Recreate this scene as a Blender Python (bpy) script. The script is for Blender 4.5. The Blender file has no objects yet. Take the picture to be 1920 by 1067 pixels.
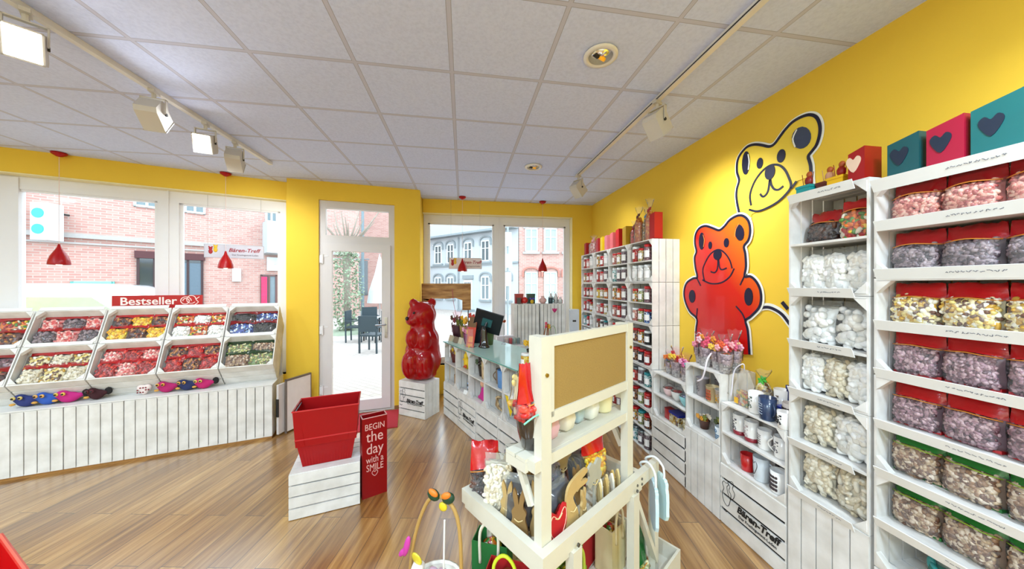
import bpy, math, random
from mathutils import Vector, Matrix, Euler, noise
R = math.radians
sc = bpy.context.scene
COL = sc.collection
# ---------------------------------------------------------------- camera, sky, exposure
cam = bpy.data.objects.new('camera', bpy.data.cameras.new('camera')); COL.objects.link(cam)
cam.location = (0, 0, 1.72); cam.rotation_euler = (R(90), 0, R(-8.86))
cam.data.sensor_width = 36; cam.data.lens = 36*590/1920; cam.data.clip_start = .02; cam.data.clip_end = 300
sc.camera = cam
sc.view_settings.view_transform = 'Standard'; sc.view_settings.look = 'None'
sc.view_settings.gamma = 1; sc.view_settings.use_curve_mapping = False
sc.view_settings.exposure = 0.5
wd = bpy.data.worlds.new('world'); sc.world = wd; wd.use_nodes = True
bg = wd.node_tree.nodes['Background']; bg.inputs[0].default_value = (.80, .90, 1, 1); bg.inputs[1].default_value = 3.4
def lamp(name, kind, loc, energy, size=.1, rot=(0, 0, 0), col=(1, 1, 1), spot=None, blend=.5):
    l = bpy.data.lights.new(name, kind); l.energy = energy; l.color = col
    if kind == 'AREA': l.shape = 'DISK'; l.size = size
    elif kind == 'SPOT': l.shadow_soft_size = size; l.spot_size = R(spot); l.spot_blend = blend
    else: l.shadow_soft_size = size
    o = bpy.data.objects.new(name, l); COL.objects.link(o); o.location = loc; o.rotation_euler = rot
    return o
# fill lamps added out of view to brighten the shop (rings built below)
FILL_DOWN = [(-1.0, -.6), (1.1, -.5), (-3.6, -.5), (.1, -1.8), (-2.4, -1.8), (-4.6, 1.2)]
for x, y in FILL_DOWN:
    lamp('fill_lamp', 'AREA', (x, y, 3.045), 58, .26, col=(.64, .83, 1))
# ---------------------------------------------------------------- materials
_m = {}
def lin(h):
    h = h.lstrip('#'); c = [int(h[i:i+2], 16)/255 for i in (0, 2, 4)]
    return tuple(v/12.92 if v <= .04045 else ((v+.055)/1.055)**2.4 for v in c)+(1,)
def nmat(name):
    m = bpy.data.materials.new(name); m.use_nodes = True
    nt = m.node_tree; b = nt.nodes['Principled BSDF']
    return m, nt, b
def setp(b, **k):
    for a, v in k.items(): b.inputs[a.replace('_', ' ')].default_value = v
def P(h, rough=.5, metal=0, coat=0, var=.10, sc_=12, bump=0, em=0, spec=.5):
    key = (h, rough, metal, coat, var, sc_, bump, em, spec)
    if key in _m: return _m[key]
    m, nt, b = nmat('paint_'+h.strip('#')); c = lin(h)
    setp(b, Roughness=rough, Metallic=metal, Coat_Weight=coat, Specular_IOR_Level=spec)
    tc = nt.nodes.new('ShaderNodeTexCoord'); nz = nt.nodes.new('ShaderNodeTexNoise')
    nz.inputs['Scale'].default_value = sc_; nz.inputs['Detail'].default_value = 4
    nt.links.new(tc.outputs['Object'], nz.inputs['Vector'])
    mx = nt.nodes.new('ShaderNodeMix'); mx.data_type = 'RGBA'
    mx.inputs['A'].default_value = tuple(min(1, v*(1-var)) for v in c[:3])+(1,)
    mx.inputs['B'].default_value = tuple(min(1, v*(1+var)) for v in c[:3])+(1,)
    nt.links.new(nz.outputs[0], mx.inputs['Factor']); nt.links.new(mx.outputs['Result'], b.inputs['Base Color'])
    if bump:
        bp = nt.nodes.new('ShaderNodeBump'); bp.inputs['Strength'].default_value = bump; bp.inputs['Distance'].default_value = .01
        nt.links.new(nz.outputs[0], bp.inputs['Height']); nt.links.new(bp.outputs[0], b.inputs['Normal'])
    if em: setp(b, Emission_Color=c, Emission_Strength=em)
    _m[key] = m; return m
def film(tint='#ffffff', refl=.2, haze=.07, name='clear_film', rough=.12):
    key = ('film', tint, refl, haze, rough)
    if key in _m: return _m[key]
    m = bpy.data.materials.new(name); m.use_nodes = True; nt = m.node_tree; nt.nodes.clear()
    out = nt.nodes.new('ShaderNodeOutputMaterial'); tr = nt.nodes.new('ShaderNodeBsdfTransparent'); gl = nt.nodes.new('ShaderNodeBsdfGlossy')
    df = nt.nodes.new('ShaderNodeBsdfDiffuse'); m1 = nt.nodes.new('ShaderNodeMixShader'); m2 = nt.nodes.new('ShaderNodeMixShader')
    lw = nt.nodes.new('ShaderNodeLayerWeight'); lw.inputs[0].default_value = refl*.5
    tr.inputs[0].default_value = lin(tint); df.inputs[0].default_value = lin(tint); gl.inputs['Roughness'].default_value = rough
    m1.inputs[0].default_value = haze
    nt.links.new(tr.outputs[0], m1.inputs[1]); nt.links.new(df.outputs[0], m1.inputs[2])
    nt.links.new(lw.outputs['Fresnel'], m2.inputs[0]); nt.links.new(m1.outputs[0], m2.inputs[1]); nt.links.new(gl.outputs[0], m2.inputs[2])
    nt.links.new(m2.outputs[0], out.inputs[0]); _m[key] = m; return m
def ramp(nt, stops, interp='LINEAR'):
    r = nt.nodes.new('ShaderNodeValToRGB'); r.color_ramp.interpolation = interp
    e = r.color_ramp.elements
    e[0].position = stops[0][0]; e[0].color = lin(stops[0][1]); e[1].position = stops[-1][0]; e[1].color = lin(stops[-1][1])
    for p, c in stops[1:-1]:
        x = e.new(p); x.color = lin(c)
    return r
def speckle(cols, scale=120, rough=.25, coat=.6):
    """small sweets seen through a jar or a bag: cells of a few colours"""
    key = ('sp', tuple(cols), scale, rough, coat)
    if key in _m: return _m[key]
    m, nt, b = nmat('sweets_mix'); setp(b, Roughness=rough, Coat_Weight=coat, Coat_Roughness=.08)
    tc = nt.nodes.new('ShaderNodeTexCoord'); v = nt.nodes.new('ShaderNodeTexVoronoi'); v.inputs['Scale'].default_value = scale
    nt.links.new(tc.outputs['Object'], v.inputs['Vector'])
    sp = nt.nodes.new('ShaderNodeSeparateColor'); nt.links.new(v.outputs['Color'], sp.inputs[0])
    r = ramp(nt, [(i/len(cols), c) for i, c in enumerate(cols)], 'CONSTANT'); nt.links.new(sp.outputs[0], r.inputs[0])
    mu = nt.nodes.new('ShaderNodeMix'); mu.data_type = 'RGBA'; mu.blend_type = 'MULTIPLY'; mu.inputs['Factor'].default_value = .45
    r2 = ramp(nt, [(0, '#ffffff'), (.7, '#555555')]); ms = nt.nodes.new('ShaderNodeMath'); ms.operation = 'MULTIPLY'; ms.inputs[1].default_value = 1.2
    nt.links.new(v.outputs['Distance'], ms.inputs[0]); nt.links.new(ms.outputs[0], r2.inputs[0])
    nt.links.new(r.outputs[0], mu.inputs['A']); nt.links.new(r2.outputs[0], mu.inputs['B']); nt.links.new(mu.outputs['Result'], b.inputs['Base Color'])
    bp = nt.nodes.new('ShaderNodeBump'); bp.inputs['Strength'].default_value = .8; bp.inputs['Distance'].default_value = .004; bp.invert = True
    nt.links.new(v.outputs['Distance'], bp.inputs['Height']); nt.links.new(bp.outputs[0], b.inputs['Normal'])
    _m[key] = m; return m
def woodmat(name, dark, light, rough=.5, sc_=(2, 30, 30), coat=0):
    if name in _m: return _m[name]
    m, nt, b = nmat(name); setp(b, Roughness=rough, Coat_Weight=coat)
    tc = nt.nodes.new('ShaderNodeTexCoord'); mp = nt.nodes.new('ShaderNodeMapping'); mp.inputs['Scale'].default_value = sc_
    nz = nt.nodes.new('ShaderNodeTexNoise'); nz.inputs['Scale'].default_value = 1; nz.inputs['Detail'].default_value = 6
    nt.links.new(tc.outputs['Object'], mp.inputs[0]); nt.links.new(mp.outputs[0], nz.inputs['Vector'])
    r = ramp(nt, [(.35, dark), (.65, light)]); nt.links.new(nz.outputs[0], r.inputs[0]); nt.links.new(r.outputs[0], b.inputs['Base Color'])
    bp = nt.nodes.new('ShaderNodeBump'); bp.inputs['Strength'].default_value = .25; bp.inputs['Distance'].default_value = .004
    nt.links.new(nz.outputs[0], bp.inputs['Height']); nt.links.new(bp.outputs[0], b.inputs['Normal'])
    _m[name] = m; return m
def floor_mat():
    m, nt, b = nmat('oak_plank_floor')
    tc = nt.nodes.new('ShaderNodeTexCoord'); mp = nt.nodes.new('ShaderNodeMapping'); mp.inputs['Rotation'].default_value = (0, 0, R(-80))
    nt.links.new(tc.outputs['Object'], mp.inputs[0])
    bk = nt.nodes.new('ShaderNodeTexBrick'); bk.offset = .37; bk.inputs['Scale'].default_value = 1
    bk.inputs['Brick Width'].default_value = 1.15; bk.inputs['Row Height'].default_value = .145; bk.inputs['Mortar Size'].default_value = .0018
    bk.inputs['Color1'].default_value = (0, 0, 0, 1); bk.inputs['Color2'].default_value = (1, 1, 1, 1); bk.inputs['Mortar'].default_value = (0, 0, 0, 1); bk.inputs['Bias'].default_value = 0
    nt.links.new(mp.outputs[0], bk.inputs['Vector'])
    m2 = nt.nodes.new('ShaderNodeMapping'); m2.inputs['Scale'].default_value = (1.6, 26, 1)
    nt.links.new(mp.outputs[0], m2.inputs[0])
    nz = nt.nodes.new('ShaderNodeTexNoise'); nz.noise_dimensions = '4D'; nz.inputs['Scale'].default_value = 1; nz.inputs['Detail'].default_value = 7; nz.inputs['Roughness'].default_value = .62
    nt.links.new(m2.outputs[0], nz.inputs['Vector'])
    wv = nt.nodes.new('ShaderNodeMath'); wv.operation = 'MULTIPLY'; wv.inputs[1].default_value = 9; nt.links.new(bk.outputs['Color'], wv.inputs[0]); nt.links.new(wv.outputs[0], nz.inputs['W'])
    r = ramp(nt, [(.3, '#7c4f22'), (.5, '#b0803f'), (.72, '#d6aa68')]); nt.links.new(nz.outputs[0], r.inputs[0])
    r2 = ramp(nt, [(0, '#c6b8a4'), (1, '#ffffff')]); nt.links.new(bk.outputs['Color'], r2.inputs[0])
    mu = nt.nodes.new('ShaderNodeMix'); mu.data_type = 'RGBA'; mu.blend_type = 'MULTIPLY'; mu.inputs['Factor'].default_value = 1
    nt.links.new(r.outputs[0], mu.inputs['A']); nt.links.new(r2.outputs[0], mu.inputs['B'])
    m3 = nt.nodes.new('ShaderNodeMix'); m3.data_type = 'RGBA'; m3.inputs['B'].default_value = lin('#4a3420')
    nt.links.new(bk.outputs['Fac'], m3.inputs['Factor']); nt.links.new(mu.outputs['Result'], m3.inputs['A']); nt.links.new(m3.outputs['Result'], b.inputs['Base Color'])
    setp(b, Roughness=.3, Specular_IOR_Level=.7, Coat_Weight=1, Coat_Roughness=.26, Coat_IOR=1.85)
    bp = nt.nodes.new('ShaderNodeBump'); bp.inputs['Strength'].default_value = .12; bp.inputs['Distance'].default_value = .003
    nt.links.new(nz.outputs[0], bp.inputs['Height']); nt.links.new(bp.outputs[0], b.inputs['Normal'])
    return m
def ceil_mat():
    m, nt, b = nmat('mineral_ceiling_tiles'); setp(b, Roughness=.9)
    tc = nt.nodes.new('ShaderNodeTexCoord'); sx = nt.nodes.new('ShaderNodeSeparateXYZ'); nt.links.new(tc.outputs['Object'], sx.inputs[0])
    outs = []
    for k, off in ((0, 3.12*.575), (1, -2.51*.575)):
        a = nt.nodes.new('ShaderNodeMath'); a.operation = 'ADD'; a.inputs[1].default_value = off + 57.5; nt.links.new(sx.outputs[k], a.inputs[0])
        w = nt.nodes.new('ShaderNodeMath'); w.operation = 'PINGPONG'; w.inputs[1].default_value = .2875; nt.links.new(a.outputs[0], w.inputs[0]); outs.append(w)
    mn = nt.nodes.new('ShaderNodeMath'); mn.operation = 'MINIMUM'; nt.links.new(outs[0].outputs[0], mn.inputs[0]); nt.links.new(outs[1].outputs[0], mn.inputs[1])
    mr = nt.nodes.new('ShaderNodeMapRange'); mr.inputs[1].default_value = .0095; mr.inputs[2].default_value = .012; nt.links.new(mn.outputs[0], mr.inputs[0])
    mr2 = nt.nodes.new('ShaderNodeMapRange'); mr2.inputs[1].default_value = .012; mr2.inputs[2].default_value = .0145; nt.links.new(mn.outputs[0], mr2.inputs[0])
    nz = nt.nodes.new('ShaderNodeTexNoise'); nz.inputs['Scale'].default_value = 60; nz.inputs['Detail'].default_value = 5; nt.links.new(tc.outputs['Object'], nz.inputs['Vector'])
    r = ramp(nt, [(.3, '#c8d2f6'), (.6, '#d2dcff')]); nt.links.new(nz.outputs[0], r.inputs[0])
    mx = nt.nodes.new('ShaderNodeMix'); mx.data_type = 'RGBA'; mx.inputs['A'].default_value = lin('#8f8f9e'); nt.links.new(mr2.outputs[0], mx.inputs['Factor']); nt.links.new(r.outputs[0], mx.inputs['B'])
    mx2 = nt.nodes.new('ShaderNodeMix'); mx2.data_type = 'RGBA'; mx2.inputs['A'].default_value = lin('#c2c4dc'); nt.links.new(mr.outputs[0], mx2.inputs['Factor']); nt.links.new(mx.outputs['Result'], mx2.inputs['B'])
    nt.links.new(mx2.outputs['Result'], b.inputs['Base Color'])
    bp = nt.nodes.new('ShaderNodeBump'); bp.inputs['Strength'].default_value = .15; bp.inputs['Distance'].default_value = .004
    nt.links.new(nz.outputs[0], bp.inputs['Height']); nt.links.new(bp.outputs[0], b.inputs['Normal'])
    return m
def brick_mat(name, c1, c2, mortar, w=.25, h=.08, msz=.012, rot=(R(90), 0, 0)):
    m, nt, b = nmat(name); setp(b, Roughness=.9)
    tc = nt.nodes.new('ShaderNodeTexCoord'); mp = nt.nodes.new('ShaderNodeMapping'); mp.inputs['Rotation'].default_value = rot
    nt.links.new(tc.outputs['Object'], mp.inputs[0])
    bk = nt.nodes.new('ShaderNodeTexBrick'); bk.inputs['Scale'].default_value = 1; bk.inputs['Brick Width'].default_value = w; bk.inputs['Row Height'].default_value = h; bk.inputs['Mortar Size'].default_value = msz
    bk.inputs['Color1'].default_value = lin(c1); bk.inputs['Color2'].default_value = lin(c2); bk.inputs['Mortar'].default_value = lin(mortar)
    nt.links.new(mp.outputs[0], bk.inputs['Vector']); nt.links.new(bk.outputs['Color'], b.inputs['Base Color'])
    return m
WHITE = woodmat('white_painted_wood', '#d8d4ce', '#ebe8e4', .55, (8, 8, 8))
WHITE2 = P('#e9e6e2', .45, var=.04)
PVC = P('#e6e3e4', .35, var=.02)
YEL = P('#eec53a', .75, var=.03, sc_=3)
DARK = P('#23211f', .6); BLACK = P('#0c0c10', .25, coat=.4)
RED = P('#a80008', .5, coat=.5, spec=.1); DRED = P('#8d0810', .4); METAL = P('#b9b9bc', .25, metal=1)
CARTW = P('#cdc8b8', .5, var=.03, sc_=20)
CLEAR = film(); GREENF = film('#d8ffe8', .45, .12)
GLASSP = film('#f4fbfa', .18, 0, 'window_glass', .01)
# ---------------------------------------------------------------- mesh builder
class MB:
    def __init__(s): s.v = []; s.f = []; s.m = []
    def add(s, vs, fs, m=0):
        n = len(s.v); s.v += [tuple(p) for p in vs]; s.f += [tuple(i+n for i in f) for f in fs]; s.m += [m]*len(fs); return s
    def box(s, x0, x1, y0, y1, z0, z1, m=0):
        vs = [(x, y, z) for z in (z0, z1) for y in (y0, y1) for x in (x0, x1)]
        return s.add(vs, [(0, 2, 3, 1), (4, 5, 7, 6), (0, 1, 5, 4), (2, 6, 7, 3), (0, 4, 6, 2), (1, 3, 7, 5)], m)
    def obox(s, c, h, rot=(0, 0, 0), m=0):
        M = Euler([R(a) for a in rot]).to_matrix(); c = Vector(c)
        vs = [c + M @ Vector((x*h[0], y*h[1], z*h[2])) for z in (-1, 1) for y in (-1, 1) for x in (-1, 1)]
        return s.add(vs, [(0, 2, 3, 1), (4, 5, 7, 6), (0, 1, 5, 4), (2, 6, 7, 3), (0, 4, 6, 2), (1, 3, 7, 5)], m)
    def bar(s, p, q, w, d, m=0, up=(0, 0, 1)):
        p = Vector(p); q = Vector(q); t = (q-p).normalized(); a = t.cross(Vector(up))
        if a.length < 1e-4: a = t.cross(Vector((0, 1, 0)))
        a.normalize(); b = a.cross(t).normalized()
        vs = [e + a*(i*w/2) + b*(j*d/2) for e in (p, q) for j in (-1, 1) for i in (-1, 1)]
        return s.add(vs, [(0, 2, 3, 1), (4, 5, 7, 6), (0, 1, 5, 4), (2, 6, 7, 3), (0, 4, 6, 2), (1, 3, 7, 5)], m)
    def tube(s, pts, r, n=8, m=0, closed=False):
        pts = [Vector(p) for p in pts]; k = len(pts); rr = r if isinstance(r, (list, tuple)) else [r]*k
        vs = []; prev = None
        for i, p in enumerate(pts):
            t = (pts[(i+1) % k] - pts[i-1]) if closed else (pts[min(i+1, k-1)] - pts[max(i-1, 0)])
            t.normalize()
            a = prev if prev is not None else (Vector((0, 0, 1)) if abs(t.z) < .9 else Vector((1, 0, 0)))
            a = (a - t*a.dot(t)).normalized(); prev = a; b = t.cross(a)
            vs += [p + (a*math.cos(2*math.pi*j/n) + b*math.sin(2*math.pi*j/n))*rr[i] for j in range(n)]
        fs = []
        for i in range(k if closed else k-1):
            i2 = (i+1) % k
            fs += [(i*n+j, i*n+(j+1) % n, i2*n+(j+1) % n, i2*n+j) for j in range(n)]
        if not closed: fs += [tuple(range(n))[::-1], tuple((k-1)*n+j for j in range(n))]
        return s.add(vs, fs, m)
    def lathe(s, prof, n=16, m=0, c=(0, 0, 0), sx=1, sy=1):
        vs = []; fs = []
        for r, z in prof: vs += [(c[0]+sx*r*math.cos(2*math.pi*j/n), c[1]+sy*r*math.sin(2*math.pi*j/n), c[2]+z) for j in range(n)]
        for i in range(len(prof)-1): fs += [(i*n+j, i*n+(j+1) % n, (i+1)*n+(j+1) % n, (i+1)*n+j) for j in range(n)]
        if prof[0][0] > 1e-5: fs.append(tuple(range(n))[::-1])
        if prof[-1][0] > 1e-5: fs.append(tuple((len(prof)-1)*n+j for j in range(n)))
        return s.add(vs, fs, m)
    def prism(s, poly, a, b, m=0, plane='xy'):
        f = {'xy': lambda p, t: (p[0], p[1], t), 'xz': lambda p, t: (p[0], t, p[1]), 'yz': lambda p, t: (t, p[0], p[1])}[plane]
        n = len(poly); vs = [f(p, a) for p in poly] + [f(p, b) for p in poly]
        return s.add(vs, [tuple(range(n))[::-1], tuple(range(n, 2*n))] + [(i, (i+1) % n, n+(i+1) % n, n+i) for i in range(n)], m)
    def ell(s, c, r, m=0, rot=(0, 0, 0), sub=1, pw=1, rnd=None):
        V, F = ICO[sub]; M = Euler([R(a) for a in rot]).to_matrix(); c = Vector(c)
        if not isinstance(r, (list, tuple)): r = (r, r, r)
        vs = []
        for v in V:
            q = Vector([math.copysign(abs(x)**pw, x)*r[i] for i, x in enumerate(v)])
            vs.append(c + M @ q)
        return s.add(vs, F, m)
    def stroke(s, pts, w, y0, y1, m=0, closed=False, smooth=3):
        """flat ribbon in the xz plane along pts, thickness y0..y1"""
        P_ = catmull(pts, closed, smooth); k = len(P_)
        L = []; Rr = []
        for i in range(k):
            a = P_[(i-1) % k] if closed or i else P_[0]; b = P_[(i+1) % k] if closed or i < k-1 else P_[-1]
            t = Vector((b[0]-a[0], b[1]-a[1]));
            if t.length < 1e-9: t = Vector((1, 0))
            t.normalize(); nx, nz = -t.y*w/2, t.x*w/2
            L.append((P_[i][0]+nx, P_[i][1]+nz)); Rr.append((P_[i][0]-nx, P_[i][1]-nz))
        for i in range(k if closed else k-1):
            j = (i+1) % k
            s.prism([L[i], L[j], Rr[j], Rr[i]], y0, y1, m, 'xz')
        return s
    def xf(s, M):
        s.v = [tuple(M @ Vector(p)) for p in s.v]; return s
    def mesh(s, name, mats, smooth=False, T=None):
        me = bpy.data.meshes.new(name)
        v = s.v
        if T: U, D, O = T; v = [tuple(U[i]*p[0]+D[i]*p[1]+O[i]*p[2] for i in range(3)) for p in v]
        me.from_pydata(v, [], s.f)
        for m in mats: me.materials.append(m)
        me.polygons.foreach_set('material_index', s.m)
        if smooth: me.polygons.foreach_set('use_smooth', [True]*len(s.f))
        me.update(); return me
    def build(s, name, mats, parent=None, smooth=False, loc=(0, 0, 0), rot=(0, 0, 0), T=None):
        if not isinstance(mats, (list, tuple)): mats = [mats]
        o = bpy.data.objects.new(name, s.mesh(name, mats, smooth, T)); COL.objects.link(o)
        o.location = loc; o.rotation_euler = rot
        if parent: o.parent = parent
        return o
def catmull(pts, closed=False, n=3):
    if n <= 1 or len(pts) < 3: return list(pts)
    k = len(pts); out = []
    for i in range(k if closed else k-1):
        g = lambda j: pts[j % k] if closed else pts[max(0, min(k-1, j))]
        a, b, c, d = g(i-1), g(i), g(i+1), g(i+2)
        for q in range(n):
            t = q/n
            out.append(tuple(.5*((2*b[x])+(-a[x]+c[x])*t+(2*a[x]-5*b[x]+4*c[x]-d[x])*t*t+(-a[x]+3*b[x]-3*c[x]+d[x])*t**3) for x in range(len(b))))
    if not closed: out.append(tuple(pts[-1]))
    return out
def _ico():
    t = (1+5**.5)/2
    V = [Vector(p).normalized() for p in [(-1, t, 0), (1, t, 0), (-1, -t, 0), (1, -t, 0), (0, -1, t), (0, 1, t), (0, -1, -t), (0, 1, -t), (t, 0, -1), (t, 0, 1), (-t, 0, -1), (-t, 0, 1)]]
    F = [(0, 11, 5), (0, 5, 1), (0, 1, 7), (0, 7, 10), (0, 10, 11), (1, 5, 9), (5, 11, 4), (11, 10, 2), (10, 7, 6), (7, 1, 8), (3, 9, 4), (3, 4, 2), (3, 2, 6), (3, 6, 8), (3, 8, 9), (4, 9, 5), (2, 4, 11), (6, 2, 10), (8, 6, 7), (9, 8, 1)]
    res = [([v.copy() for v in V], list(F))]
    for _ in range(3):
        V = [v.copy() for v in V]; mid = {}; F2 = []
        def md(a, b):
            k = (min(a, b), max(a, b))
            if k not in mid: mid[k] = len(V); V.append(((V[a]+V[b])/2).normalized())
            return mid[k]
        for a, b, c in F:
            x, y, z = md(a, b), md(b, c), md(c, a); F2 += [(a, x, z), (b, y, x), (c, z, y), (x, y, z)]
        F = F2; res.append(([v.copy() for v in V], list(F)))
    return res
ICO = _ico()
def tag(o, label, cat, group=None, kind=None):
    o['label'] = label; o['category'] = cat
    if group: o['group'] = group
    if kind: o['kind'] = kind
    return o
def thing(name, label, cat, loc=(0, 0, 0), rz=0, group=None, rx=0):
    o = bpy.data.objects.new(name, None); COL.objects.link(o); o.empty_display_size = .05
    o.location = loc; o.rotation_euler = (rx, 0, rz); return tag(o, label, cat, group)
def struct(mb, name, mats, loc=(0, 0, 0), rz=0, smooth=False, parent=None):
    o = mb.build(name, mats, parent, smooth, loc, (0, 0, rz))
    if not parent: o['kind'] = 'structure'
    return o
def solo(mb, name, mats, label, cat, loc=(0, 0, 0), rz=0, group=None, smooth=False, rx=0):
    return tag(mb.build(name, mats, None, smooth, loc, (rx, 0, rz)), label, cat, group)
def dup(root, loc, rz, label=None, group=None, rx=0):
    def cp(o, par):
        c = o.copy(); COL.objects.link(c); c.parent = par
        for ch in list(o.children): cp(ch, c)
        return c
    r = cp(root, None); r.location = loc; r.rotation_euler = (rx, 0, rz)
    if label: r['label'] = label
    if group: r['group'] = group
    return r
_proto = {}
def make(key, builder, label, loc, rz=0, group=None, rx=0):
    """the first call builds the thing, later ones copy it with its parts"""
    if key not in _proto:
        o = builder(); _proto[key] = o
        o.location = loc; o.rotation_euler = (rx, 0, rz); o['label'] = label
        if group: o['group'] = group
        return o
    o = dup(_proto[key], loc, rz, label, group, rx)
    if not group and 'group' in o: del o['group']
    return o
class Fr:
    def __init__(s, x, y, deg): s.x, s.y, s.a = x, y, R(deg); s.c, s.s = math.cos(s.a), math.sin(s.a)
    def w(s, x, y, z=0): return (s.x+s.c*x-s.s*y, s.y+s.s*x+s.c*y, z)
def fuse(blobs, voxel=.01, it=6):
    """ellipsoids (c, r, rot) merged to one continuous smooth skin; returns MB"""
    mb = MB()
    for b in blobs: mb.ell(b[0], b[1], rot=b[2] if len(b) > 2 else (0, 0, 0), sub=2)
    o = mb.build('tmp', [WHITE2]); md = o.modifiers.new('r', 'REMESH'); md.mode = 'VOXEL'; md.voxel_size = voxel
    m2 = o.modifiers.new('s', 'SMOOTH'); m2.iterations = it; m2.factor = .6
    dg = bpy.context.evaluated_depsgraph_get(); me = bpy.data.meshes.new_from_object(o.evaluated_get(dg))
    out = MB().add([tuple(v.co) for v in me.vertices], [tuple(p.vertices) for p in me.polygons])
    old = o.data; bpy.data.objects.remove(o); bpy.data.meshes.remove(old); bpy.data.meshes.remove(me); return out
def text(s, size, x=0, z=0, y=0, shear=0, bold=0, align='CENTER', ext=.0008, sx=1):
    """lettering in the xz plane read from -y"""
    c = bpy.data.curves.new('t', 'FONT'); c.body = s; c.size = size; c.shear = shear; c.offset = bold; c.align_x = align; c.align_y = 'CENTER'; c.resolution_u = 3; c.extrude = ext
    o = bpy.data.objects.new('t', c); COL.objects.link(o)
    dg = bpy.context.evaluated_depsgraph_get(); me = bpy.data.meshes.new_from_object(o.evaluated_get(dg))
    mb = MB().add([(v.co.x*sx+x, y-v.co.z, v.co.y+z) for v in me.vertices], [tuple(p.vertices) for p in me.polygons])
    bpy.data.objects.remove(o); bpy.data.curves.remove(c); bpy.data.meshes.remove(me); return mb
def scribble(rng, x0, x1, z, h, y, mb=None, m=0):
    """an illegible hand-lettered price line"""
    mb = mb or MB(); x = x0
    while x < x1:
        w = rng.uniform(.006, .014); pts = [(x+w*i/4, z+rng.uniform(-h, h)*.5) for i in range(5)]
        mb.stroke(pts, .0022, y-.0006, y, m, smooth=1); x += w+rng.uniform(.002, .006)
    return mb
NTH = ['first', 'second', 'third', 'fourth', 'fifth', 'sixth', 'seventh', 'eighth', 'ninth', 'tenth']
# ================================================================ the room
H = 3.059
LW = Fr(-2.266, 4.528, 18.82)          # left window wall, x runs to the right end, y outwards
DW = Fr(-2.19, 4.345, 9.4)             # pillar with the door (x = 0 .. 1.61)
pA = LW.w(-3.95, 0); pB = LW.w(0, 0)
room = [(2.16, -2.6), (2.16, 5.06), (-.62, 5.06), DW.w(1.61, 0)[:2], DW.w(0, 0)[:2], pB[:2], pA[:2], (pA[0], -2.6)]
outr = [(2.36, -2.8), (2.36, 5.26), (-.62, 5.26), (-.7, 4.98), (-2.25, 4.75), LW.w(0, .2)[:2], LW.w(-4, .2)[:2], (pA[0]-.2, -2.8)]
fl = MB().prism(room, -.02, 0); struct(fl, 'floor', floor_mat())
ce = MB().prism(outr, H, H+.12); struct(ce, 'ceiling', ceil_mat())
def wall(name, fr, L, th, ops, mat=YEL, z1=H):
    mb = MB(); xs = sorted({0, L} | {o[0] for o in ops} | {o[1] for o in ops})
    for a, b in zip(xs, xs[1:]):
        cur = 0
        for o in sorted([o for o in ops if o[0] < b-1e-6 and o[1] > a+1e-6], key=lambda o: o[2]):
            if o[2] > cur: mb.box(a, b, 0, th, cur, o[2])
            cur = o[3]
        if cur < z1: mb.box(a, b, 0, th, cur, z1)
    return struct(mb, name, mat, (fr.x, fr.y, 0), fr.a)
LW0 = Fr(pA[0], pA[1], 18.82)
wall('wall_left_window', LW0, 3.95, .2, [(1.45, 3.93, .55, 2.825)])
wall('wall_door', DW, 1.61, .2, [(.352, 1.27, 0, 2.82)])
RWn = Fr(-.62, 5.06, 0)
wall('wall_back', RWn, 2.98, .2, [(0.0, 2.435, .45, 2.845)])
wall('wall_right', Fr(2.16, 5.26, -90), 7.86, .2, [])
wall('wall_rear_bounce', Fr(2.36, -2.6, 180), 8.6, .2, [], P('#efe6c8', .8))  # unseen closing wall, added for light bounce
wall('wall_far_left_bounce', Fr(pA[0], -2.6, 90), pA[1]+2.6, .2, [], P('#f0e4c0', .8))  # unseen side wall, likewise put in to bounce light
rt = MB().prism([DW.w(1.61, 0)[:2], DW.w(1.61, .2)[:2], (-.62, 5.26), (-.64, 5.06)], 0, H); struct(rt, 'wall_return_right', YEL)
rt = MB().prism([pB[:2], LW.w(0, .2)[:2], DW.w(-.03, .2)[:2], DW.w(0, 0)[:2]], 0, H); struct(rt, 'wall_return_left', YEL)
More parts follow.
